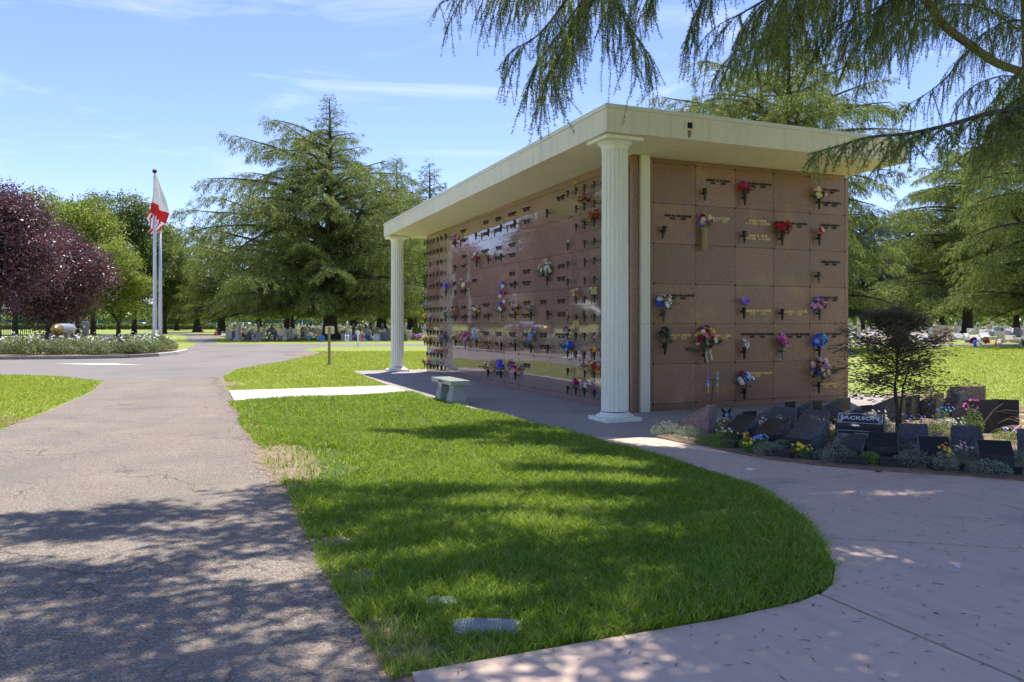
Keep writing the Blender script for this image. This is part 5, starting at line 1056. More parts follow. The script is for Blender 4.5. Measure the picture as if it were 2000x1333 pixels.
hand_flag('E', 2.38, .47, 'small pale flag tucked low in the red, white and blue blooms', .12, .4, 1.0, .14)
hand_flag('E', .64, 1.30, 'small pale flag on the black green wreath', .14, .1, 1.0, .12)
b = MB()
b.lathe([(0, -.03), (.052, 0), (.062, .06), (.06, .3), (.066, .36), (.05, .42), (0, .44)], 12, Tm(1.47, -.10, 2.83, s=(1, .6, 1))); o = b.obj('cloth_bag', M['rag'], smooth=True); tag(o, 'tan cloth sleeve pulled over a wall vase under the purple and white blooms', 'cloth')
b = MB(); b.tube([(1.45, -.18, 1.02), (1.44, -.20, .93), (1.47, -.2, .84)], .012, 5); b.tube([(1.53, -.18, 1.02), (1.55, -.20, .95), (1.56, -.2, .88)], .012, 5); b.lathe([(0, -.03), (.035, 0), (0, .03)], 8, Tm(1.46, -.19, 1.04, ry=1.3)); b.lathe([(0, -.03), (.035, 0), (0, .03)], 8, Tm(1.54, -.19, 1.04, ry=-1.3))
o = b.obj('ribbon_bow', petal('cream')); tag(o, 'cream ribbon bow tied below the tall mixed bouquet', 'ribbon')
# ------------------------------------------------------------ bench
bn = thing('stone_bench', 'pale green granite bench on flared pedestals facing the long wall', 'bench', (-2.29, 2.84, .012), 0)
b = MB(); b.box(-.2, .2, -.62, .62, .365, .45, .006); st_ = b.obj('seat', M['bench'], bn)
for s_ in (-1, 1):
    b = MB(); pr = [(.20, 0), (.165, .08), (.15, .18), (.12, .28), (.125, .362)]; vs = []
    for w_, z in pr: vs += [(-w_ * .85, -w_, z), (w_ * .85, -w_, z), (w_ * .85, w_, z), (-w_ * .85, w_, z)]
    b.add(vs, [(0, 3, 2, 1)] + [(k * 4 + i, k * 4 + (i + 1) % 4, k * 4 + 4 + (i + 1) % 4, k * 4 + 4 + i) for k in range(4) for i in range(4)], Tm(0, s_ * .36, 0)); b.obj('pedestal', M['bench'], bn)
def text_mesh(t, size, m, ex=.0015, off=0.):
    cu = bpy.data.curves.new('lettering', 'FONT'); cu.body = t; cu.size = size; cu.extrude = ex; cu.align_x = 'CENTER'; cu.align_y = 'CENTER'; cu.resolution_u = 2; cu.offset = off; cu.materials.append(M[m])
    o = bpy.data.objects.new('lettering', cu); me = bpy.data.meshes.new_from_object(o); bpy.data.objects.remove(o); return me
link('lettering', text_mesh('THE BUTLER', .055, 'ink'), st_, (-.2005, 0, .408), (R(90), 0, R(-90)))

# ------------------------------------------------------------ cremation garden: slanted granite markers
def marker(label, X, d, w, dp, hb, hf, face, m='black_granite', side='rock_granite', group='slant markers in the cremation garden', text=None):
    "face: direction its slanted front looks, degrees, 0 = towards the viewer, 90 = right"
    x, y = W(X, d); t = thing('slant_marker', label, 'grave marker', (x, y, .05), -TH + R(face), group)
    b = MB(); P = [(-dp / 2, 0), (-dp / 2, hf), (dp / 2 - .03, hb), (dp / 2, hb), (dp / 2, 0)]
    b.xprism(P, -w / 2 + .012, w / 2 - .012); b.obj('body', M[m], t)
    r = random.Random(label)
    for sx in (-1, 1):
        s_ = MB(); n = 7; g_ = []
        for i in range(n + 1):
            for j in range(6):
                u, v = i / n, j / 5; yy = -dp / 2 + dp * u; top = hf + (hb - hf) * min(1, u * dp / (dp - .03)); e = 0 if i in (0, n) or j == 5 else r.uniform(0, .016)
                g_.append((sx * (w / 2 - .012 + e), yy, top * v))
        s_.add(g_, [((i * 6 + j), (i + 1) * 6 + j, (i + 1) * 6 + j + 1, i * 6 + j + 1) for i in range(n) for j in range(5)])
        s_.obj('rough_side', M[side], t)
    return t, P
MK = [('small black marker, leftmost of the front row', 2.92, 10.1, .31, .34, .30, .15, -52), ('small black marker, second of the front row with dull slant', 3.2, 9.75, .31, .36, .30, .15, -48), ('black marker, third of the front row, tall rough right side', 3.45, 9.3, .34, .40, .34, .16, -46),
      ('black marker with bright reflections directly in front of the lettered marker', 3.74, 8.8, .33, .26, .25, .13, -38), ('black marker right of the lettered marker, mottled slant', 4.06, 8.68, .31, .16, .29, .15, -22), ('speckled grey marker in the second row before the maple trunk', 4.57, 9.02, .31, .16, .34, .20, -20), ('black marker above the yellow pansies in the front row', 4.45, 8.36, .31, .16, .29, .16, -19),
      ('speckled grey marker between two front row markers', 5.12, 8.92, .31, .16, .33, .20, -19), ('wide black marker near the blue pansies in the front row', 4.92, 8.08, .33, .16, .29, .16, -18), ('speckled marker cut off by the right edge', 5.72, 8.6, .40, .16, .33, .20, -18),
      ('grey marker behind the two leftmost front markers', 3.62, 10.75, .33, .40, .34, .16, -46), ('grey marker behind the third front marker', 3.90, 10.35, .33, .42, .34, .16, -46)]
for L_ in MK: marker(*L_, m='grey_granite' if 'grey' in L_[0] or 'speckled' in L_[0] else 'black_granite')
BK = [('marker seen from behind, leftmost, low with black back', 3.12, 10.85, .27, .36, .30, .14, 208), ('marker seen from behind, second, sunlit rough left flank', 3.88, 11.65, .25, .50, .36, .12, 212), ('marker seen from behind, third, black back', 4.3, 11.72, .25, .50, .37, .13, 212), ('marker seen from behind, fourth, brown tinted back', 4.78, 11.9, .27, .50, .38, .13, 212),
      ('low marker seen from behind, fifth, white edged', 5.02, 11.5, .25, .30, .31, .14, 208), ('wide flanked marker behind the maple branches', 5.72, 12.25, .28, .60, .38, .12, 214), ('marker directly behind the maple trunk', 6.12, 12.5, .26, .50, .37, .13, 214), ('marker seen from behind right of the maple trunk', 6.55, 12.6, .25, .50, .38, .13, 214), ('grey marker seen from behind before the brown one', 7.0, 12.75, .26, .50, .40, .13, 214)]
for L_ in BK: marker(*L_, m='grey_granite' if 'grey' in L_[0] else 'black_granite')
marker('large plain black marker back facing the viewer', 6.42, 11.0, .50, .30, .44, .30, 182)
marker('dark marker with sloping side next to the large plain one', 6.93, 11.15, .34, .36, .43, .2, 150)
marker('brown granite marker behind the others at the lawn edge', 7.5, 13.1, .56, .2, .45, .36, 182, m='pink_granite')
marker('rough pink granite marker, leftmost in the garden', 2.45, 10.5, .20, .48, .42, .16, 222, m='pink_granite', side='pink_granite')
t, P = marker('lettered black marker reading JACKSON with white scroll border', 4.15, 9.45, .54, .30, .43, .28, -28)
sl_a = math.atan2(.15, .27)
def slab_text(me, x, dy, z, m=None, off=.004):
    o = link('lettering', me, t, (x, dy - sin(sl_a) * off, z + cos(sl_a) * off), (sl_a, 0, 0)); return o
slab_text(text_mesh('JACKSON', .095, 'etch', off=.001), 0, -.015, .355)
b = MB()
def bd(x0, x1, y0, y1): b.add([(x0, y0, 0), (x1, y0, 0), (x1, y1, 0), (x0, y1, 0)], [(0, 1, 2, 3)])
for s_ in (-1, 1):
    bd(-.24, .24, s_ * .095 - .003, s_ * .095 + .003); bd(s_ * .24 - .003, s_ * .24 + .003, -.095, .095)
    for k in range(9):
        c = (s_ * (.205 + .012 * sin(k)), -.08 + k * .02); rr = .013 + .005 * (k % 3)
        for q in range(8):
            a0, a1 = q * pi / 4, (q + 1) * pi / 4; b.add([(c[0] + rr * cos(a0), c[1] + rr * sin(a0), 0), (c[0] + rr * cos(a1), c[1] + rr * sin(a1), 0), (c[0] + (rr - .004) * cos(a1), c[1] + (rr - .004) * sin(a1), 0), (c[0] + (rr - .004) * cos(a0), c[1] + (rr - .004) * sin(a0), 0)], [(0, 1, 2, 3)])
o = b.obj('border', M['etch'], t, loc=(0, -.015 - sin(sl_a) * .003, .355 + cos(sl_a) * .003), rot=(sl_a, 0, 0))
link('lettering', text_mesh('MATTHEWS D.\n1918', .040, 'etch'), t, (.09, -.152, .165), (R(90), 0, 0))
link('lettering', text_mesh('WARREN', .034, 'etch'), t, (.13, -.152, .06), (R(90), 0, 0))
b = MB(); [b.add([(x0, -.1515, z0), (x1, -.1515, z0), (x1, -.1515, z1), (x0, -.1515, z1)], [(0, 1, 2, 3)]) for x0, x1, z0, z1 in ((-.24, .24, .222, .226), (-.24, .24, .105, .109), (-.24, -.236, .109, .222), (.236, .24, .109, .222))]; b.obj('border', M['etch'], t)
ed = MB(); ed.box(-.17, .17, -.09, .09, 0, .085, .008); edm = ed.mesh('edging_block', M['black_granite'])
for i, (X, d, rz, sx, lab) in enumerate([(2.66, 9.62, -50, .7, 'leftmost'), (2.86, 9.38, -45, .45, 'second, half hidden by blue pansies'), (3.02, 8.93, -38, .85, 'third, between grey herbs'), (3.28, 8.78, -32, .75, 'fourth, behind yellow pansies'), (3.62, 8.48, -20, .95, 'fifth, before the lettered marker'), (4.02, 8.32, -10, 1, 'sixth'), (4.45, 8.1, -8, 1, 'seventh, under the yellow pansies'), (4.87, 7.93, -8, 1.05, 'eighth'), (5.25, 7.72, -8, 1, 'last before the right edge')]):
    o = link('edging_block', edm, None, (*W(X, d), .04), (0, 0, -TH + R(rz))); o.scale = (sx, 1, 1); tag(o, 'low black granite edging block on the path side, ' + lab, 'edging block', 'low edging blocks of the flower bed')
# low plants
def tuft(label, X, d, Rr, H, m, seed, n=700, leaf=.022, flowers=None, nf=10, fl=.018, name='herb_tuft', cat='plant', z=.05, spiky=0.):
    g = np.random.default_rng(seed); t = thing(name, label, cat, (*W(X, d), z), 0)
    a = g.uniform(0, 2 * pi, n); r_ = Rr * np.sqrt(g.random(n)); hh = H * (1 - (r_ / Rr) ** 2 * .6) * g.uniform(.25, 1.05, n)
    P = np.column_stack([np.cos(a) * r_, np.sin(a) * r_, hh]); D = np.column_stack([np.cos(a), np.sin(a), np.full(n, .6 + spiky)]) * .6 + g.normal(size=(n, 3)) * .6
    foliage('leaves', P, D, leaf * g.uniform(.6, 1.4, n), leaf * g.uniform(.25, .5, n), g, M[m], t)
    b = MB(); rr = random.Random(seed)
    for k in range(9):
        q = rr.uniform(0, 6.28); b.tube([(0, 0, 0), (cos(q) * Rr * .5, sin(q) * Rr * .5, H * .6), (cos(q) * Rr * .8, sin(q) * Rr * .8, H * .8)], .0022, 3, cap=False)
    b.obj('stems', M['stem'], t)['kind'] = 'stuff'
    if flowers:
        fb = MB()
        for i in range(nf):
            q, rq = rr.uniform(0, 6.28), Rr * rr.uniform(.1, 1); c = Vector((cos(q) * rq, sin(q) * rq, H * rr.uniform(.75, 1.25))); fb.cur = rr.randrange(len(flowers))
            nrm = Vector((cos(q) * .3 - .2 * 0, sin(q) * .3 - .6, .7)).normalized().to_track_quat('Z', 'Y').to_matrix().to_4x4()
            for k in range(5): fb.add([(0, 0, 0), (.6, .42, .1), (1, .2, .15), (1, -.2, .15), (.6, -.42, .1)], [(0, 1, 2, 3, 4)], Matrix.Translation(c) @ nrm @ Tm(rz=k * 1.257 + .3, s=fl * rr.uniform(.8, 1.2)))
        fb.obj('bloom', [petal(c) for c in flowers], t)['kind'] = 'stuff'
    return t
TU = [('silvery herb tuft at the far left corner of the bed', 2.05, 10.5, .20, .17, 'leaf_herb', None), ('silvery herb tuft left of the pink granite marker', 2.28, 10.2, .15, .17, 'leaf_herb', None), ('green creeping plant before the pink granite marker', 2.5, 9.85, .19, .09, 'leaf_herb_green', None), ('green creeping plant under the spinner pole', 2.72, 10.05, .18, .12, 'leaf_herb_green', ['cream']), ('creeping green plant at the path edge', 2.55, 9.6, .14, .06, 'leaf_herb_green', None), ('dark leaved plant with yellow green edge behind the spinner pole', 2.85, 10.75, .12, .14, 'leaf_rose', ['dark', 'yellow']),
      ('blue pansies before the leftmost marker', 2.95, 9.45, .13, .12, 'leaf_herb_green', ['skyblue', 'lilac', 'skyblue']), ('yellow pansies beside the blue ones', 2.80, 9.42, .09, .13, 'leaf_herb_green', ['yellow', 'orange']), ('second small clump of yellow pansies at the edge', 2.74, 9.18, .06, .09, 'leaf_herb_green', ['yellow']), ('sprawling grey herb at the path edge', 2.93, 9.05, .17, .12, 'leaf_herb', None), ('grey green herb between second and third markers', 3.22, 9.3, .17, .12, 'leaf_herb', None),
      ('yellow flowers below the third marker', 3.22, 8.80, .11, .12, 'leaf_herb_green', ['yellow', 'yellow']), ('big grey herb before the fourth marker', 3.52, 8.62, .20, .15, 'leaf_herb', None), ('fresh green plant below the lettered marker', 3.98, 9.0, .13, .18, 'leaf_herb_green', None), ('fresh green sprig at the path edge below the lettered marker', 3.80, 8.42, .10, .12, 'leaf_herb_green', None), ('yellow and blue pansies left of the lettered marker', 3.98, 10.1, .18, .22, 'leaf_herb_green', ['yellow', 'blue', 'yellow']),
      ('grey herb right of the mottled marker', 4.23, 8.30, .20, .15, 'leaf_herb', None), ('grey green herb before the speckled marker', 4.40, 8.72, .16, .16, 'leaf_herb', None), ('yellow pansies before the front row black marker', 4.37, 7.98, .10, .20, 'leaf_herb', ['yellow', 'yellow', 'orange']), ('rosy grey herb between two front markers', 4.70, 8.30, .18, .18, 'leaf_herb', ['palepink']), ('grey herb spilling over the edging', 4.72, 7.85, .18, .13, 'leaf_herb', None), ('grey herb right of the wide marker', 5.25, 8.15, .15, .17, 'leaf_herb', None), ('pale blue pansies at the right edge of the frame', 5.15, 7.62, .13, .14, 'leaf_herb_green', ['skyblue', 'white']),
      ('creamy herb behind the lettered marker', 4.75, 10.4, .28, .20, 'leaf_herb', ['cream']), ('yellow pansies behind the lettered marker', 4.52, 9.85, .14, .18, 'leaf_herb_green', ['yellow']), ('pale herb left of the maple trunk', 5.0, 11.0, .26, .20, 'leaf_herb', ['cream']), ('white and violet flowers right of the maple trunk', 5.35, 10.4, .22, .22, 'leaf_herb_green', ['purple', 'white', 'lilac']), ('white alyssum clump in the middle of the bed', 5.65, 10.2, .24, .20, 'leaf_herb_green', ['white', 'cream', 'white']), ('blue pansies on tall stems', 5.75, 10.6, .14, .30, 'leaf_herb_green', ['skyblue', 'blue']), ('tall green plant with magenta flower', 6.1, 10.5, .12, .36, 'leaf_herb_green', ['magenta']),
      ('yellow pansies in front of the alyssum', 5.15, 9.4, .16, .14, 'leaf_herb_green', ['yellow', 'purple']), ('violet pansies near the leaning stick', 6.2, 9.9, .16, .16, 'leaf_herb_green', ['purple', 'lilac', 'white']), ('yellow pansies left of the dried cordyline', 6.35, 9.5, .20, .28, 'leaf_herb_green', ['yellow', 'yellow', 'orange']), ('flat yellow and white flowers on the bare soil', 5.45, 8.85, .20, .08, 'leaf_herb_green', ['yellow', 'white', 'lilac']), ('small herb behind the low marker seen from behind', 5.3, 11.6, .18, .16, 'leaf_herb', ['cream']), ('low yellow green herb behind the leftmost marker', 3.35, 10.3, .13, .20, 'leaf_rose', ['cream'])]
for i, (lab, X, d, Rr, H, m, fl) in enumerate(TU): tuft(lab, X, d, Rr * 1.12, H * 1.08, m, 300 + i, n=int(700 + 14000 * Rr * Rr), flowers=fl, nf=int(8 + Rr * 70))
# young maple
def maple():
    r = random.Random(9); g = np.random.default_rng(9); t = thing('maple_sapling', 'young dark leaved maple with thin twin trunk in the garden bed', 'tree', (*W(5.10, 10.5), .05), 0)
    tb = MB(); tb.tube([(0, 0, -.05), (.01, 0, .3), (-.02, .02, .62), (.0, .0, 1.0), (.06, 0, 1.4), (.10, .02, 1.72)], [.030, .024, .020, .016, .010, .004], 8); tb.tube([(.03, 0, -.05), (.06, .0, .3), (.13, .02, .65), (.25, .0, .95)], [.020, .016, .012, .008], 7)
    lf = []; 
    for i in range(46):
        z = .50 + 1.12 * (i / 46) ** .9; az = i * 2.4 + r.uniform(-.4, .4); L = (.74 if z < 1.0 else .74 - (z - 1.0) * .75) * r.uniform(.65, 1.1); L = max(L, .2)
        q = curve_pts((0, 0, z), (cos(az), sin(az), r.uniform(.05, .75)), L, 6, .6 * r.uniform(-.2, 1.3), r, .16); tb.tube(q, [.007 * (1 - k / 7) + .0012 for k in range(7)], 4, cap=False)
        for k in range(1, 7):
            for s_ in (-1, 1):
                dd = (q[k] - q[k - 1]).normalized(); lat = dd.cross(Vector((0, 0, 1))).normalized() * s_
                tq = curve_pts(q[k], dd * .9 + lat * .8 + Vector((0, 0, r.uniform(-.2, .2))), L * .28 * r.uniform(.6, 1.2), 3, .6, r, .1); tb.tube(tq, .0013, 3, cap=False)
                lf += [tq[1], tq[2], tq[3], q[k]]
    tb.obj('trunk', M['bark'], t)
    C_ = np.array([tuple(p) for p in lf]); C_ = np.repeat(C_, 3, 0) + g.normal(size=(len(C_) * 3, 3)) * (.045, .045, .045); n = len(C_); K = 5
    P = np.repeat(C_, K, 0); az = np.tile((np.arange(K) - 2) * .62, n) + np.repeat(g.uniform(0, 6.28, n), K); D = np.column_stack([np.cos(az), np.sin(az), np.repeat(g.uniform(-.7, -.05, n), K)])
    foliage('crown', P, D, np.tile([.030, .042, .050, .042, .030], n) * np.repeat(g.uniform(.7, 1.2, n), K), .012, g, M['leaf_maple'], t)
maple()
# dried cordyline, stick, spinner stake, butterfly
def cord():
    g = random.Random(3); t = thing('dried_cordyline', 'dried brown spiky plant with bleached leaves at the right edge', 'plant', (*W(6.75, 10.2), .05), 0)
    for i in range(26):
        az = g.uniform(0, 6.28); L = g.uniform(.35, .75); el = g.uniform(.3, 1.2); q = curve_pts((0, 0, g.uniform(.02, .25)), (cos(az) * cos(el), sin(az) * cos(el), sin(el)), L, 6, g.uniform(1., 3.5), g, .08); b = MB(); up = Vector((0, 0, 1))
        for k, p in enumerate(q):
            lat = Vector((-sin(az), cos(az), 0)) * .016 * (1 - (k / 6) ** 2 * .9); b.v += [tuple(p - lat), tuple(p + lat)]
        b.f = [(2 * k, 2 * k + 1, 2 * k + 3, 2 * k + 2) for k in range(6)]; b.m = [0] * 6; b.obj('blade', M['dry_leaf'] if i % 5 else petal('tan'), t)
cord()
b = MB(); b.tube([(0, 0, -.02), (.12, .02, .14), (.30, .05, .34), (.42, .06, .42)], [.014, .012, .009, .005], 6); o = b.obj('leaning_stick', M['bark_light'], loc=(*W(6.12, 10.5), .05), rot=(0, 0, -TH)); tag(o, 'bleached curved stick leaning against the large plain black marker', 'stick')
b = MB(); b.tube([(0, 0, -.02), (.01, .0, .42)], .011, 6); o = b.obj('stake', M['post_wood'], loc=(*W(6.0, 10.45), .05)); tag(o, 'short upright wooden stake before the large plain black marker', 'stake')
t = thing('garden_spinner', 'thin black stake holding two rainbow twisted spinners', 'garden spinner', (*W(2.80, 11.05), .0), -TH)
b = MB(); b.tube([(-.05, 0, 0), (0, 0, .745)], .006, 6); b.obj('stake', M['black_metal'], t); b = MB(); b.tube([(-.06, 0, .745), (.07, 0, .745)], .005, 5); b.obj('crossbar', M['black_metal'], t)
for s_, cs in ((-1, ['magenta', 'purple', 'skyblue', 'yellow']), (1, ['orange', 'skyblue', 'tan', 'yellow'])):
    b = MB(); n = 24
    for i in range(n + 1):
        z = .93 - .37 * i / n; w_ = .014 * sin(pi * (i + .6) / (n + 1.2)); a = i * .55; b.v += [(s_ * .065 + w_ * cos(a), w_ * sin(a), z), (s_ * .065 - w_ * cos(a), -w_ * sin(a), z)]
    for i in range(n): b.f.append((2 * i, 2 * i + 1, 2 * i + 3, 2 * i + 2)); b.m.append(min(3, i // 6))
    b.obj('spinner', [petal(c) for c in cs], t)
t = thing('butterfly_ornament', 'black butterfly garden ornament with blue glass ball body', 'ornament', (*W(2.95, 10.9), .05), -TH)
b = MB(); b.tube([(0, 0, 0), (0, 0, .2)], .004, 5); b.obj('stake', M['black_metal'], t)
for s_ in (-1, 1):
    b = MB(); b.prism([(0, 0), (.02, .035), (.06, .075), (.075, .06), (.065, .02), (.045, 0), (.06, -.03), (.045, -.06), (.02, -.05), (0, -.02)][::1], -.002, .002, Tm(0, 0, .25, rx=pi / 2, rz=s_ * .25 + (0 if s_ > 0 else 0)) @ Matrix.Diagonal((s_, 1, 1, 1))); b.obj('wing', M['black_metal'], t)
b = MB(); b.lathe([(.001, -.03), (.02, -.022), (.03, 0), (.02, .022), (.001, .03)], 14, Tm(0, -.02, .225), cap=False); b.obj('glass_ball', petal('skyblue'), t, True)

# ------------------------------------------------------------ flagpoles and flags
def flagpole(label, X, d, H, ball):
    t = thing('flagpole', label, 'flagpole', (*W(X, d), .1), 0); b = MB(); b.lathe([(.105, 0), (.10, 1), (.085, H * .6), (.055, H)], 16); b.obj('pole', M['pole'], t, True)
    b = MB(); b.lathe([(.15, 0), (.15, .05), (.11, .10)], 16); b.obj('base_collar', M['pole'], t)
    b = MB(); b.lathe([(.0, H), (.055, H), (.06, H + .06), (.03, H + .10), (.03, H + .2), (.0, H + .2)], 12, cap=False); b.obj('truck', M['bronze'], t)
    if ball: b = MB(); b.lathe([(0.001, -.12), (.08, -.08), (.12, 0), (.08, .08), (.001, .12)], 14, Tm(0, 0, H + .32), cap=False); b.obj('finial_ball', M['bronze'], t, True)
    b = MB(); b.tube([(.09, -.08, 1.2), (.075, -.06, H)], .006, 4); b.obj('halyard', M['white'], t)
flagpole('front aluminium flagpole carrying the white flag with red band', px(302, 40), 40, 8.75, True)
flagpole('rear aluminium flagpole carrying the striped flag', px(313, 42.5), 42.5, 6.6, False)
def big_flag(name, label, c, rows, mats, mi, nu=14):
    "rows: (left x, right x, z) down the hanging cloth, metres from c"
    t = thing(name, label, 'flag', c, -TH); b = MB()
    for j, (x0, x1, z, zs) in enumerate(rows):
        for i in range(nu + 1):
            u = i / nu; b.v.append((x0 + (x1 - x0) * u, -.10 + .085 * sin(u * 12 + j * .5) * min(1, j / 3), z + zs * u + .02 * sin(u * 9)))
    for j in range(len(rows) - 1):
        for i in range(nu): b.f.append((j * (nu + 1) + i, j * (nu + 1) + i + 1, (j + 1) * (nu + 1) + i + 1, (j + 1) * (nu + 1) + i)); b.m.append(mi(i, j))
    b.obj('cloth', mats, t, True)
big_flag('white_flag', 'white flag with red bottom band hanging limp from the front pole', (*W(px(302, 40), 40), 0), [(.02, .14, 9.0, 0), (-.0, .26, 8.7, -.05), (-.04, .38, 8.4, -.1), (-.07, .50, 8.1, -.15), (-.10, .60, 7.85, -.2), (-.14, .70, 7.6, -.3), (-.16, .76, 7.4, -.38), (-.16, .68, 7.22, -.5), (-.1, .60, 7.05, -.62)], [M['cloth_white'], M['cloth_red']], lambda i, j: 1 if j >= 5 + (i > 5) * 1 else 0)
big_flag('striped_flag', 'red and white striped flag gathered below the white one', (*W(px(313, 42.5), 42.5), 0), [(-.50, .25, 7.55, -.1), (-.62, .22, 7.35, -.15), (-.72, .25, 7.15, -.2), (-.62, .20, 6.95, -.2), (-.55, .15, 6.75, -.1), (-.5, .05, 6.55, -.05), (-.66, -.2, 6.35, -.1)], [M['cloth_red'], M['cloth_white'], M['cloth_blue']], lambda i, j: ((i + j) // 2) % 2)

# ------------------------------------------------------------ torpedo monument
tc = (*W(px(124, 38.5), 38.5), .1); ta = -TH + R(68)
t = thing('concrete_cradle', 'front weathered concrete cradle under the torpedo nose', 'monument base', (*W(px(117, 38), 38), .1), -TH + R(-14), 'torpedo cradles')
b = MB(); b.prism([(-.62, 0), (.62, 0), (.5, .95), (.25, .95), (.12, .82), (-.12, .82), (-.3, .95), (-.52, .95)], -.11, .11, Tm(rx=pi / 2)); b.obj('block', M['cradle'], t)
b = MB(); b.box(-.2, .25, -.12, -.112, .5, .68); b.obj('plaque', M['plate'], t)
t = thing('concrete_cradle', 'rear concrete cradle under the torpedo tail', 'monument base', (*W(px(146, 40), 40), .1), -TH + R(-14), 'torpedo cradles')
b = MB(); b.prism([(-.5, 0), (.5, 0), (.42, .95), (.22, .95), (.1, .82), (-.1, .82), (-.22, .95), (-.42, .95)], -.11, .11, Tm(rx=pi / 2)); b.obj('block', M['cradle'], t)
t = thing('torpedo', 'grey steel torpedo with round brass nose pointing at the road', 'torpedo', (*W(px(112, 37.4), 37.4), 1.22), 0)
ddv = Vector((*W(px(150, 42), 42), 0)) - Vector((*W(px(112, 37.4), 37.4), 0)); t.rotation_euler = (0, R(90), math.atan2(ddv.y, ddv.x))
b = MB(); b.lathe([(0.001, -.62), (.07, -.60), (.15, -.50), (.22, -.34), (.262, -.12), (.27, .05)], 28, cap=False); b.obj('nose', M['brass'], t, True)
b = MB(); b.lathe([(.262, .05), (.266, .06), (.266, 2.6), (.24, 3.3), (.12, 4.1), (.05, 4.4)], 28, cap=False); b.obj('body', M['torpedo_steel'], t, True)
b = MB(); [b.box(-.28 if k % 2 == 0 else -.01, .28 if k % 2 == 0 else .01, -.01 if k % 2 == 0 else -.28, .01 if k % 2 == 0 else .28, 3.9, 4.3) for k in range(2)]; b.obj('fin', M['torpedo_steel'], t)
t = thing('memorial_pillar', 'slim upright concrete pillar with round medallion beside the torpedo', 'pillar', (*W(px(167, 39), 39), .1), -TH)
b = MB(); b.box(-.13, .13, -.1, .1, 0, 1.5, .02); b.obj('shaft', M['cradle'], t); b = MB(); b.add([(-.13, -.09, .0), (-.38, -.09, .0), (-.38, -.09, .55), (-.13, -.09, .85), (-.13, .09, .0), (-.38, .09, .0), (-.38, .09, .55), (-.13, .09, .85)], [(0, 3, 2, 1), (4, 5, 6, 7), (2, 3, 7, 6), (1, 2, 6, 5)]); b.obj('buttress', M['white_concrete'], t)
b = MB(); b.lathe([(.06, 0), (.06, .012)], 16, Tm(.0, -.101, 1.25, rx=pi / 2)); b.obj('medallion', M['white'], t)
t = thing('granite_monument', 'low dark slanted granite block behind the rose bushes', 'monument', (*W(px(206, 46), 46), 0), -TH)
b = MB(); b.xprism([(-.3, .0), (-.3, .45), (.2, .85), (.3, .85), (.3, 0)], -.42, .42); b.obj('block', M['grey_granite'], t); b = MB(); b.box(-.5, .5, -.4, .4, 0, .08); b.obj('plinth', M['cradle'], t)
# rose bushes along the island
g_ = random.Random(8)
rb_ = []
for i in range(34):
    X = -26.5 + i * .30 + g_.uniform(-.1, .1); d = 34.6 + g_.uniform(0, 2.6) + (.9 if i > 28 else 0)
    if X > -17.1: X = -17.2 - g_.uniform(0, .6)
    rb_.append((X, d))
rb_ += [(-17.3, 36.4), (-17.2, 37.4), (-17.3, 38.4), (-17.5, 39.3), (-17.7, 40.2), (-17.9, 41.0), (-18.4, 37.6), (-18.5, 39.0), (-18.7, 40.3), (-19.4, 38.2), (-19.8, 39.6)]
rb_ += [(-25.9 + .9 * k, 38.6 + g_.uniform(-.4, .4)) for k in range(9)] + [(-21.5, 34.4), (-24.6, 34.3), (-27.4, 35.0), (-30.2, 36.0), (-33.0, 34.8)]
rb_.sort()
for i, (X, d) in enumerate(rb_):
    if i < 3: q_ = tuft('x', 0, 0, .56, .66, 'leaf_rose', 600 + i, n=1500, leaf=.10, flowers=['white', 'cream'], nf=10, fl=.045, name='rose_bush', cat='bush', z=.1); rb_m = rb_m + [q_] if i else [q_]
    else:
        s0 = rb_m[i % 3]; q_ = s0.copy(); COL.objects.link(q_)
        for ch in list(s0.children): c2 = ch.copy(); COL.objects.link(c2); c2.parent = q_
    q_.location = (*W(X, d), .1); q_.rotation_euler = (0, 0, g_.uniform(0, 6)); s_ = g_.uniform(.8, 1.15); q_.scale = (s_, s_, s_ * g_.uniform(.85, 1.15)); q_['group'] = 'rose bushes along the island kerb'
    q_['label'] = f'pale leaved rose bush in the island bed, {ordn(i + 1)} counted from the left'
# iron fence
t = thing('iron_fence', 'black iron picket fence behind the left plum trunk', 'fence', (*W(-34.5, 50), 0), -TH)
pk_ = MB(); pk_.box(-.012, .012, -.012, .012, 0.1, 1.65); pk_.lathe([(.014, 1.65), (.0, 1.74)], 4, cap=False); pkm = pk_.mesh('picket', M['black_metal'])
for k in range(52): link('picket', pkm, t, (k * .13, 0, 0))
for z in (.2, 1.5): b = MB(); b.box(-.1, 6.8, -.018, .018, z, z + .04); b.obj('rail', M['black_metal'], t)
b = MB(); b.box(-.1, 6.8, -.08, .08, 0, .12); b.obj('curb', M['kerb'], t)
# signs
t = thing('garden_sign', 'back of a tan board sign on a brown post in the lawn', 'sign', (*W(px(643, 28.6), 28.6), 0), -TH + R(4))
b = MB(); b.box(-.045, .045, -.035, .035, -.05, 1.38, .004); b.obj('post', M['post_wood'], t)
b = MB(); n = 20; b.prism([(.165 * math.copysign(abs(cos(2 * pi * i / n)) ** .35, cos(2 * pi * i / n)), .145 * math.copysign(abs(sin(2 * pi * i / n)) ** .35, sin(2 * pi * i / n))) for i in range(n)], -.012, .012, Tm(.01, .052, 1.27, rx=pi / 2)); b.obj('board', M['sign_tan'], t)
t = thing('lane_sign', 'thin white marker post with small angled plate beside the lane', 'sign', (*W(px(699, 50.5), 50.5), 0), -TH)
b = MB(); b.box(-.04, .04, -.02, .02, -.05, .75); b.obj('post', M['white'], t); b = MB(); b.prism([(-.05, 0), (.05, 0), (.16, .16), (.10, .30), (-.10, .26)], -.012, .012, Tm(0, -.03, .72, rx=pi / 2)); b.obj('plate', M['white'], t)

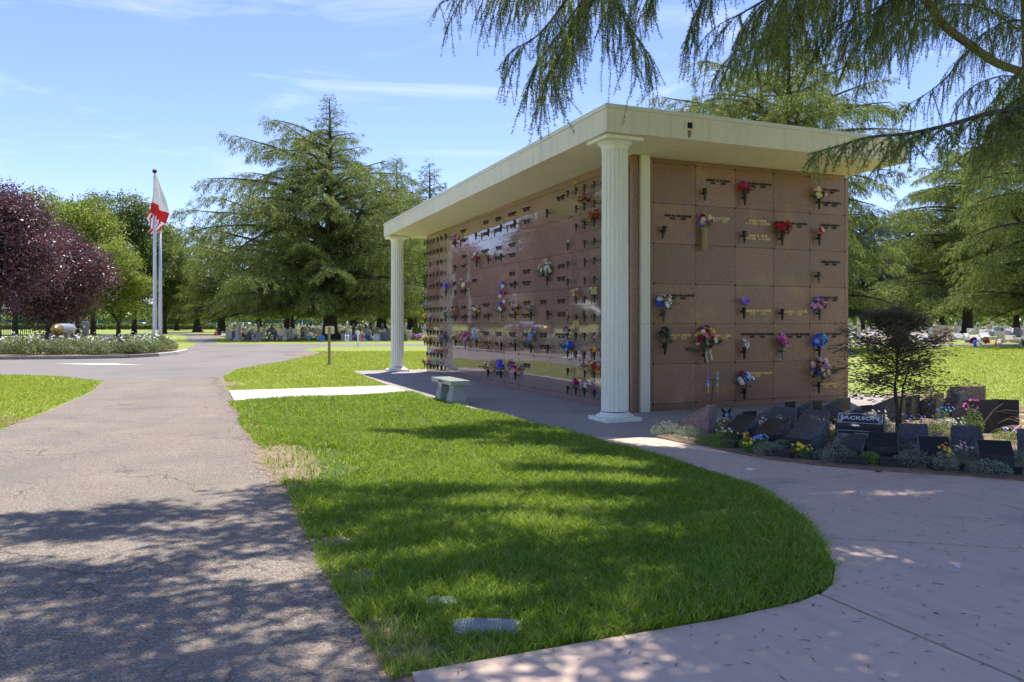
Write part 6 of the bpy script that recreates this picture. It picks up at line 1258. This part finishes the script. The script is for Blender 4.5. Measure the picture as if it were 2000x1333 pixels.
# ------------------------------------------------------------ graves beyond the lane
def stone_meshes():
    out = {}
    b = MB(); pts = [(-.28, 0), (.28, 0), (.28, .62)] + [(.28 * cos(a), .62 + .16 * sin(a)) for a in (.4, .8, 1.2, 1.57, 1.95, 2.35, 2.75)] + [(-.28, .62)]; b.prism(pts, -.06, .06, Tm(rx=pi / 2, z=.1)); b.box(-.36, .36, -.16, .16, 0, .11, .01); out['rounded'] = b.v, b.f
    b = MB(); b.box(-.33, .33, -.07, .07, .1, .72, .01); b.box(-.42, .42, -.17, .17, 0, .11, .01); out['square'] = b.v, b.f
    b = MB(); b.xprism([(-.2, 0), (-.2, .16), (.10, .48), (.2, .48), (.2, 0)], -.36, .36); b.box(-.46, .46, -.28, .28, 0, .05); out['slanted'] = b.v, b.f
    b = MB(); b.box(-.42, .42, -.22, .22, 0, .30, .02); out['low block'] = b.v, b.f
    b = MB(); b.box(-.07, .07, -.06, .06, .2, 1.15); b.box(-.26, .26, -.055, .055, .78, .92); b.box(-.26, .26, -.2, .2, 0, .2, .01); out['cross'] = b.v, b.f
    b = MB(); b.box(-.14, .14, -.14, .14, .25, 1.2); b.lathe([(.2, 1.2), (.0, 1.5)], 4, Tm(rz=pi / 4), cap=False); b.box(-.24, .24, -.24, .24, 0, .26); out['obelisk'] = b.v, b.f
    return out
SM = stone_meshes()
cols_ = {'pale grey': (.60, .57, .51), 'white': (.80, .77, .70), 'dark grey': (.17, .17, .175), 'pinkish': (.55, .41, .36), 'tan': (.64, .54, .41)}
for k, c in cols_.items(): M['stone_' + k] = mat(k + ' headstone', c, .7, alt=tuple(v * .75 for v in c), nscale=9)
SC = {}
def stone_mesh(kind, col):
    if (kind, col) not in SC:
        me = bpy.data.meshes.new('headstone'); me.from_pydata(SM[kind][0], [], SM[kind][1]); me.materials.append(M['stone_' + col]); SC[kind, col] = me
    return SC[kind, col]
def field(seed, d0, d1, step, gap, pxa, pxb, kinds, colw, limit, place, skip, h=1.):
    r = random.Random(seed); far = MB(); d = d0; row = 0; cnt = 0
    while d < d1:
        row += 1; X = px(pxa, d) + r.uniform(0, gap); k = 0
        while X < px(pxb, d):
            if not skip(X, d) and r.random() < .86:
                k += 1; kind = r.choices(list(kinds), list(kinds.values()))[0]; col = r.choices(list(colw), list(colw.values()))[0]; s_ = r.uniform(.75, 1.2) * h
                x, y = W(X + r.uniform(-.2, .2), d + r.uniform(-.5, .5)); rz = -TH + r.uniform(-.25, .25) + R(180) * 0
                if cnt < limit:
                    o = link('headstone', stone_mesh(kind, col), None, (x, y, -.01), (r.uniform(-.03, .03), 0, rz)); o.scale = (s_, s_, s_ * r.uniform(.85, 1.15)); cnt += 1
                    tag(o, f'{col} {kind} headstone, {ordn(k)} in the {ordn(row)} row {place}', 'headstone', 'headstones ' + place)
                else:
                    far.m0 = 0; Mx = Tm(x, y, -.01, rz=rz, s=s_); far.cur = list(colw).index(col); far.add(SM[kind][0], SM[kind][1], Mx)
            X += gap * r.uniform(.7, 1.35)
        d += step * r.uniform(.85, 1.15)
    if far.v:
        o = far.obj('far_headstones', [M['stone_' + c] for c in colw]); tag(o, 'crowded far headstones ' + place, 'headstones', kind='stuff')
field(71, 66, 210, 3.3, 1.35, 424, 838, {'rounded': 3, 'square': 4, 'slanted': 1, 'cross': 1, 'obelisk': 1.3}, {'pale grey': 4, 'white': 3, 'dark grey': 2.5, 'pinkish': 1, 'tan': 3}, 160, 'in the left field', lambda X, d: (abs(X - px(645, 74)) < 2.3 and d < 78) or (d < 110 and X < px(424, d) + (110 - d) * .02) or (d > 150 and X > 1e9), .92)
field(72, 61, 190, 3.2, 1.5, 1655, 2030, {'slanted': 5, 'low block': 3, 'square': 2, 'rounded': 1, 'obelisk': .3}, {'tan': 3, 'pale grey': 4, 'pinkish': 2, 'white': 2, 'dark grey': .8}, 125, 'in the right field', lambda X, d: False, 1.1)
GF = [(530, 64, ['crimson', 'white']), (545, 63, ['palepink', 'purple']), (578, 63.5, ['lilac', 'white', 'crimson']), (605, 65, ['white', 'skyblue']), (622, 64, ['cream', 'rust']), (694, 66, ['lilac', 'purple']), (708, 64, ['red', 'pink']), (717, 65.5, ['blue', 'teal']), (748, 69, ['skyblue', 'white']), (756, 72, ['red', 'crimson']), (806, 66, ['palepink', 'magenta']), (818, 64.5, ['lilac', 'pink']), (475, 70, ['white', 'red']), (498, 68, ['magenta', 'cream']), (660, 75, ['orange', 'yellow']),
      (1903, 50, ['crimson', 'dark']), (1924, 51, ['red', 'rust']), (1909, 44, ['blue', 'cream', 'blue']), (1951, 44.5, ['red', 'white', 'palepink']), (1995, 46, ['white', 'dark'])]
for i, (p_, d, c) in enumerate(GF):
    s_ = .28; q_ = bouquet('G', W(px(p_, d), d), .22, f'{c[0]} and {c[-1]} grave flowers ' + ('in the left field' if p_ < 1000 else 'on the lawn before the right field') + f', {ordn(i + 1 if p_ < 1000 else i - 14)} listed bunch', c, 10, .22, .10, .16, 1.3, seed=900 + i)
    q_['label'] = f'{c[0]} and {c[-1]} flower bunch at a grave ' + ['left of the giant cedar trunk', 'right of the giant cedar trunk', 'on the lawn at the right'][0 if p_ < 640 else 1 if p_ < 1000 else 2]
b = MB(); b.lathe([(0, -.02), (.27, -.02), (.27, .02), (0, .02)], 18, Tm(0, 0, .3, rx=pi / 2), cap=False); b.tube([(0, 0, 0), (0, 0, .3)], .02, 5); o = b.obj('blue_disc', M['blue_plastic'], loc=(*W(px(628, 63.5), 63.5), 0), rot=(0, 0, -TH)); tag(o, 'round bright blue disc on a stand left of the giant cedar trunk', 'ornament')
for i, p_ in enumerate((675, 680)):
    b = MB(); b.lathe([(.10, 0), (.05, .1), (.05, .5), (.07, .55), (0, .6)], 8); o = b.obj('white_marker', M['white'], loc=(*W(px(p_, 61), 61), 0)); tag(o, ['left one of the two small white posts right of the giant cedar', 'right one of the two small white posts right of the giant cedar'][i], 'post', 'pair of small white posts')
for i, (p_, d) in enumerate(((810, 69), (820, 67))):
    g = np.random.default_rng(i); n = 900; zz = g.random(n); a = g.uniform(0, 6.28, n); r_ = .32 * (1 - zz) * np.sqrt(g.random(n)) + .02
    t = thing('cypress_shrub', ['small dark cone shaped shrub left of the pair by the far column', 'small dark cone shaped shrub right of the pair by the far column'][i], 'shrub', (*W(px(p_, d), d), 0), 0)
    foliage('foliage', np.column_stack([np.cos(a) * r_, np.sin(a) * r_, zz * 1.3]), np.column_stack([np.cos(a) * .4, np.sin(a) * .4, np.ones(n)]), .14, .07, g, M['leaf_mid'], t)
for i, (p_, d) in enumerate(((396, 118), (422.5, 92))):
    t = thing('traffic_cone', ['orange cone at the far lane bend', 'orange cone standing in the grass right of the lane bend'][i], 'traffic cone', (*W(px(p_, d), d), 0), 0)
    b = MB(); b.box(-.2, .2, -.2, .2, 0, .04); b.obj('base', M['orange'], t); b = MB(); b.lathe([(.15, .04), (.03, .9)], 12); b.obj('body', M['orange'], t); b = MB(); b.lathe([(.105, .4), (.085, .52)], 12, cap=False); b.obj('reflective_band', M['white'], t)
# hedge, mesh fence and parked cars at the far edge
def hedge():
    g = np.random.default_rng(3); n = 26000; d = 168
    X = g.uniform(px(-120, d), px(560, d), n); z = g.uniform(.05, 1.15, n) ** .8; P = CAM[None] + RT[None] * X[:, None] + FW[None] * (d + g.uniform(-.7, .7, (n, 1)))
    t = thing('clipped_hedge', 'long clipped hedge before the parked cars', 'hedge', (0, 0, 0)); foliage('leaves', np.column_stack([P, z]), g.normal(size=(n, 3)), .35, .2, g, M['leaf_mid'], t)['kind'] = 'stuff'
hedge()
t = thing('mesh_fence', 'long fence with green mesh behind the parked cars', 'fence', (*W(px(-150, 236), 236), 0), -TH)
for k in range(40): b = MB() if k == 0 else b; (b.box(-.05, .05, -.05, .05, 0, 2.4), setattr(t, 'hide_select', False)) if k == 0 else None; pmh = b.mesh('fence_post', M['pole']) if k == 0 else pmh; link('fence_post', pmh, t, (k * 3.05, 0, 0)); 
b = MB(); b.box(0, 119, .06, .08, .1, 2.3); b.obj('mesh_panel', M['green_mesh'], t)
def car_parts(col):
    b = MB(); prof = [(-2.2, .35), (-2.25, .62), (-2.1, .85), (-1.35, .93), (-.75, 1.38), (.85, 1.42), (1.55, .98), (2.15, .9), (2.25, .6), (2.2, .35)]; b.xprism(prof, -.85, .85); body = b.mesh('body', col)
    b = MB(); b.xprism([(-1.2, .94), (-.70, 1.34), (.80, 1.37), (1.4, .98)], -.862, .862); gl = b.mesh('windows', M['glass'])
    b = MB(); b.lathe([(.33, -.1), (.33, .1)], 14, Tm(ry=pi / 2)); wh = b.mesh('wheel', M['tyre']); b = MB(); b.lathe([(.2, .101), (.0, .12)], 10, Tm(ry=pi / 2), cap=False); rim = b.mesh('rim', M['pole']); return body, gl, wh, rim
cc = {n_: mat('car paint ' + n_, c, .25, coat=.6) for n_, c in dict(white=(.75, .75, .75), silver=(.42, .43, .45), grey=(.16, .17, .18), dark=(.03, .035, .045), blue=(.10, .16, .28), tan=(.35, .31, .25)).items()}
CP = {k: car_parts(v) for k, v in cc.items()}
for i, (p_, col, lab) in enumerate([(140, 'white', 'white car half hidden behind the torpedo monument'), (238, 'grey', 'grey car leftmost in the row behind the hedge'), (256, 'silver', 'silver car second in the row behind the hedge'), (276, 'white', 'white car just left of the flagpoles'), (296, 'dark', 'dark car behind the flagpoles'), (326, 'white', 'white car right of the flagpoles'), (346, 'tan', 'tan car between flagpoles and lane bend'), (362, 'silver', 'silver car near the lane bend'), (381, 'white', 'white car beside the first cedar trunk'), (402, 'dark', 'dark car beyond the orange cone'), (452, 'silver', 'silver car behind the left end of the graves'), (480, 'white', 'white car behind the graves'), (15, 'silver', 'silver car seen through the iron fence')]):
    d = 205; t = thing('parked_car', lab, 'car', (*W(px(p_, d), d), 0), -TH + R(90) + R(random.Random(i).uniform(-12, 12)), 'cars parked behind the hedge'); t.scale = (1, 1, 1.1)
    body, gl, wh, rim = CP[col]; link('body', body, t); link('windows', gl, t)
    for sx in (-1, 1):
        for sy in (-1.4, 1.4):
            w_ = link('wheel', wh, t, (sx * .78, sy, .33)); q_ = link('rim', rim, w_); q_.rotation_euler = (0, 0, 0 if sx > 0 else pi)
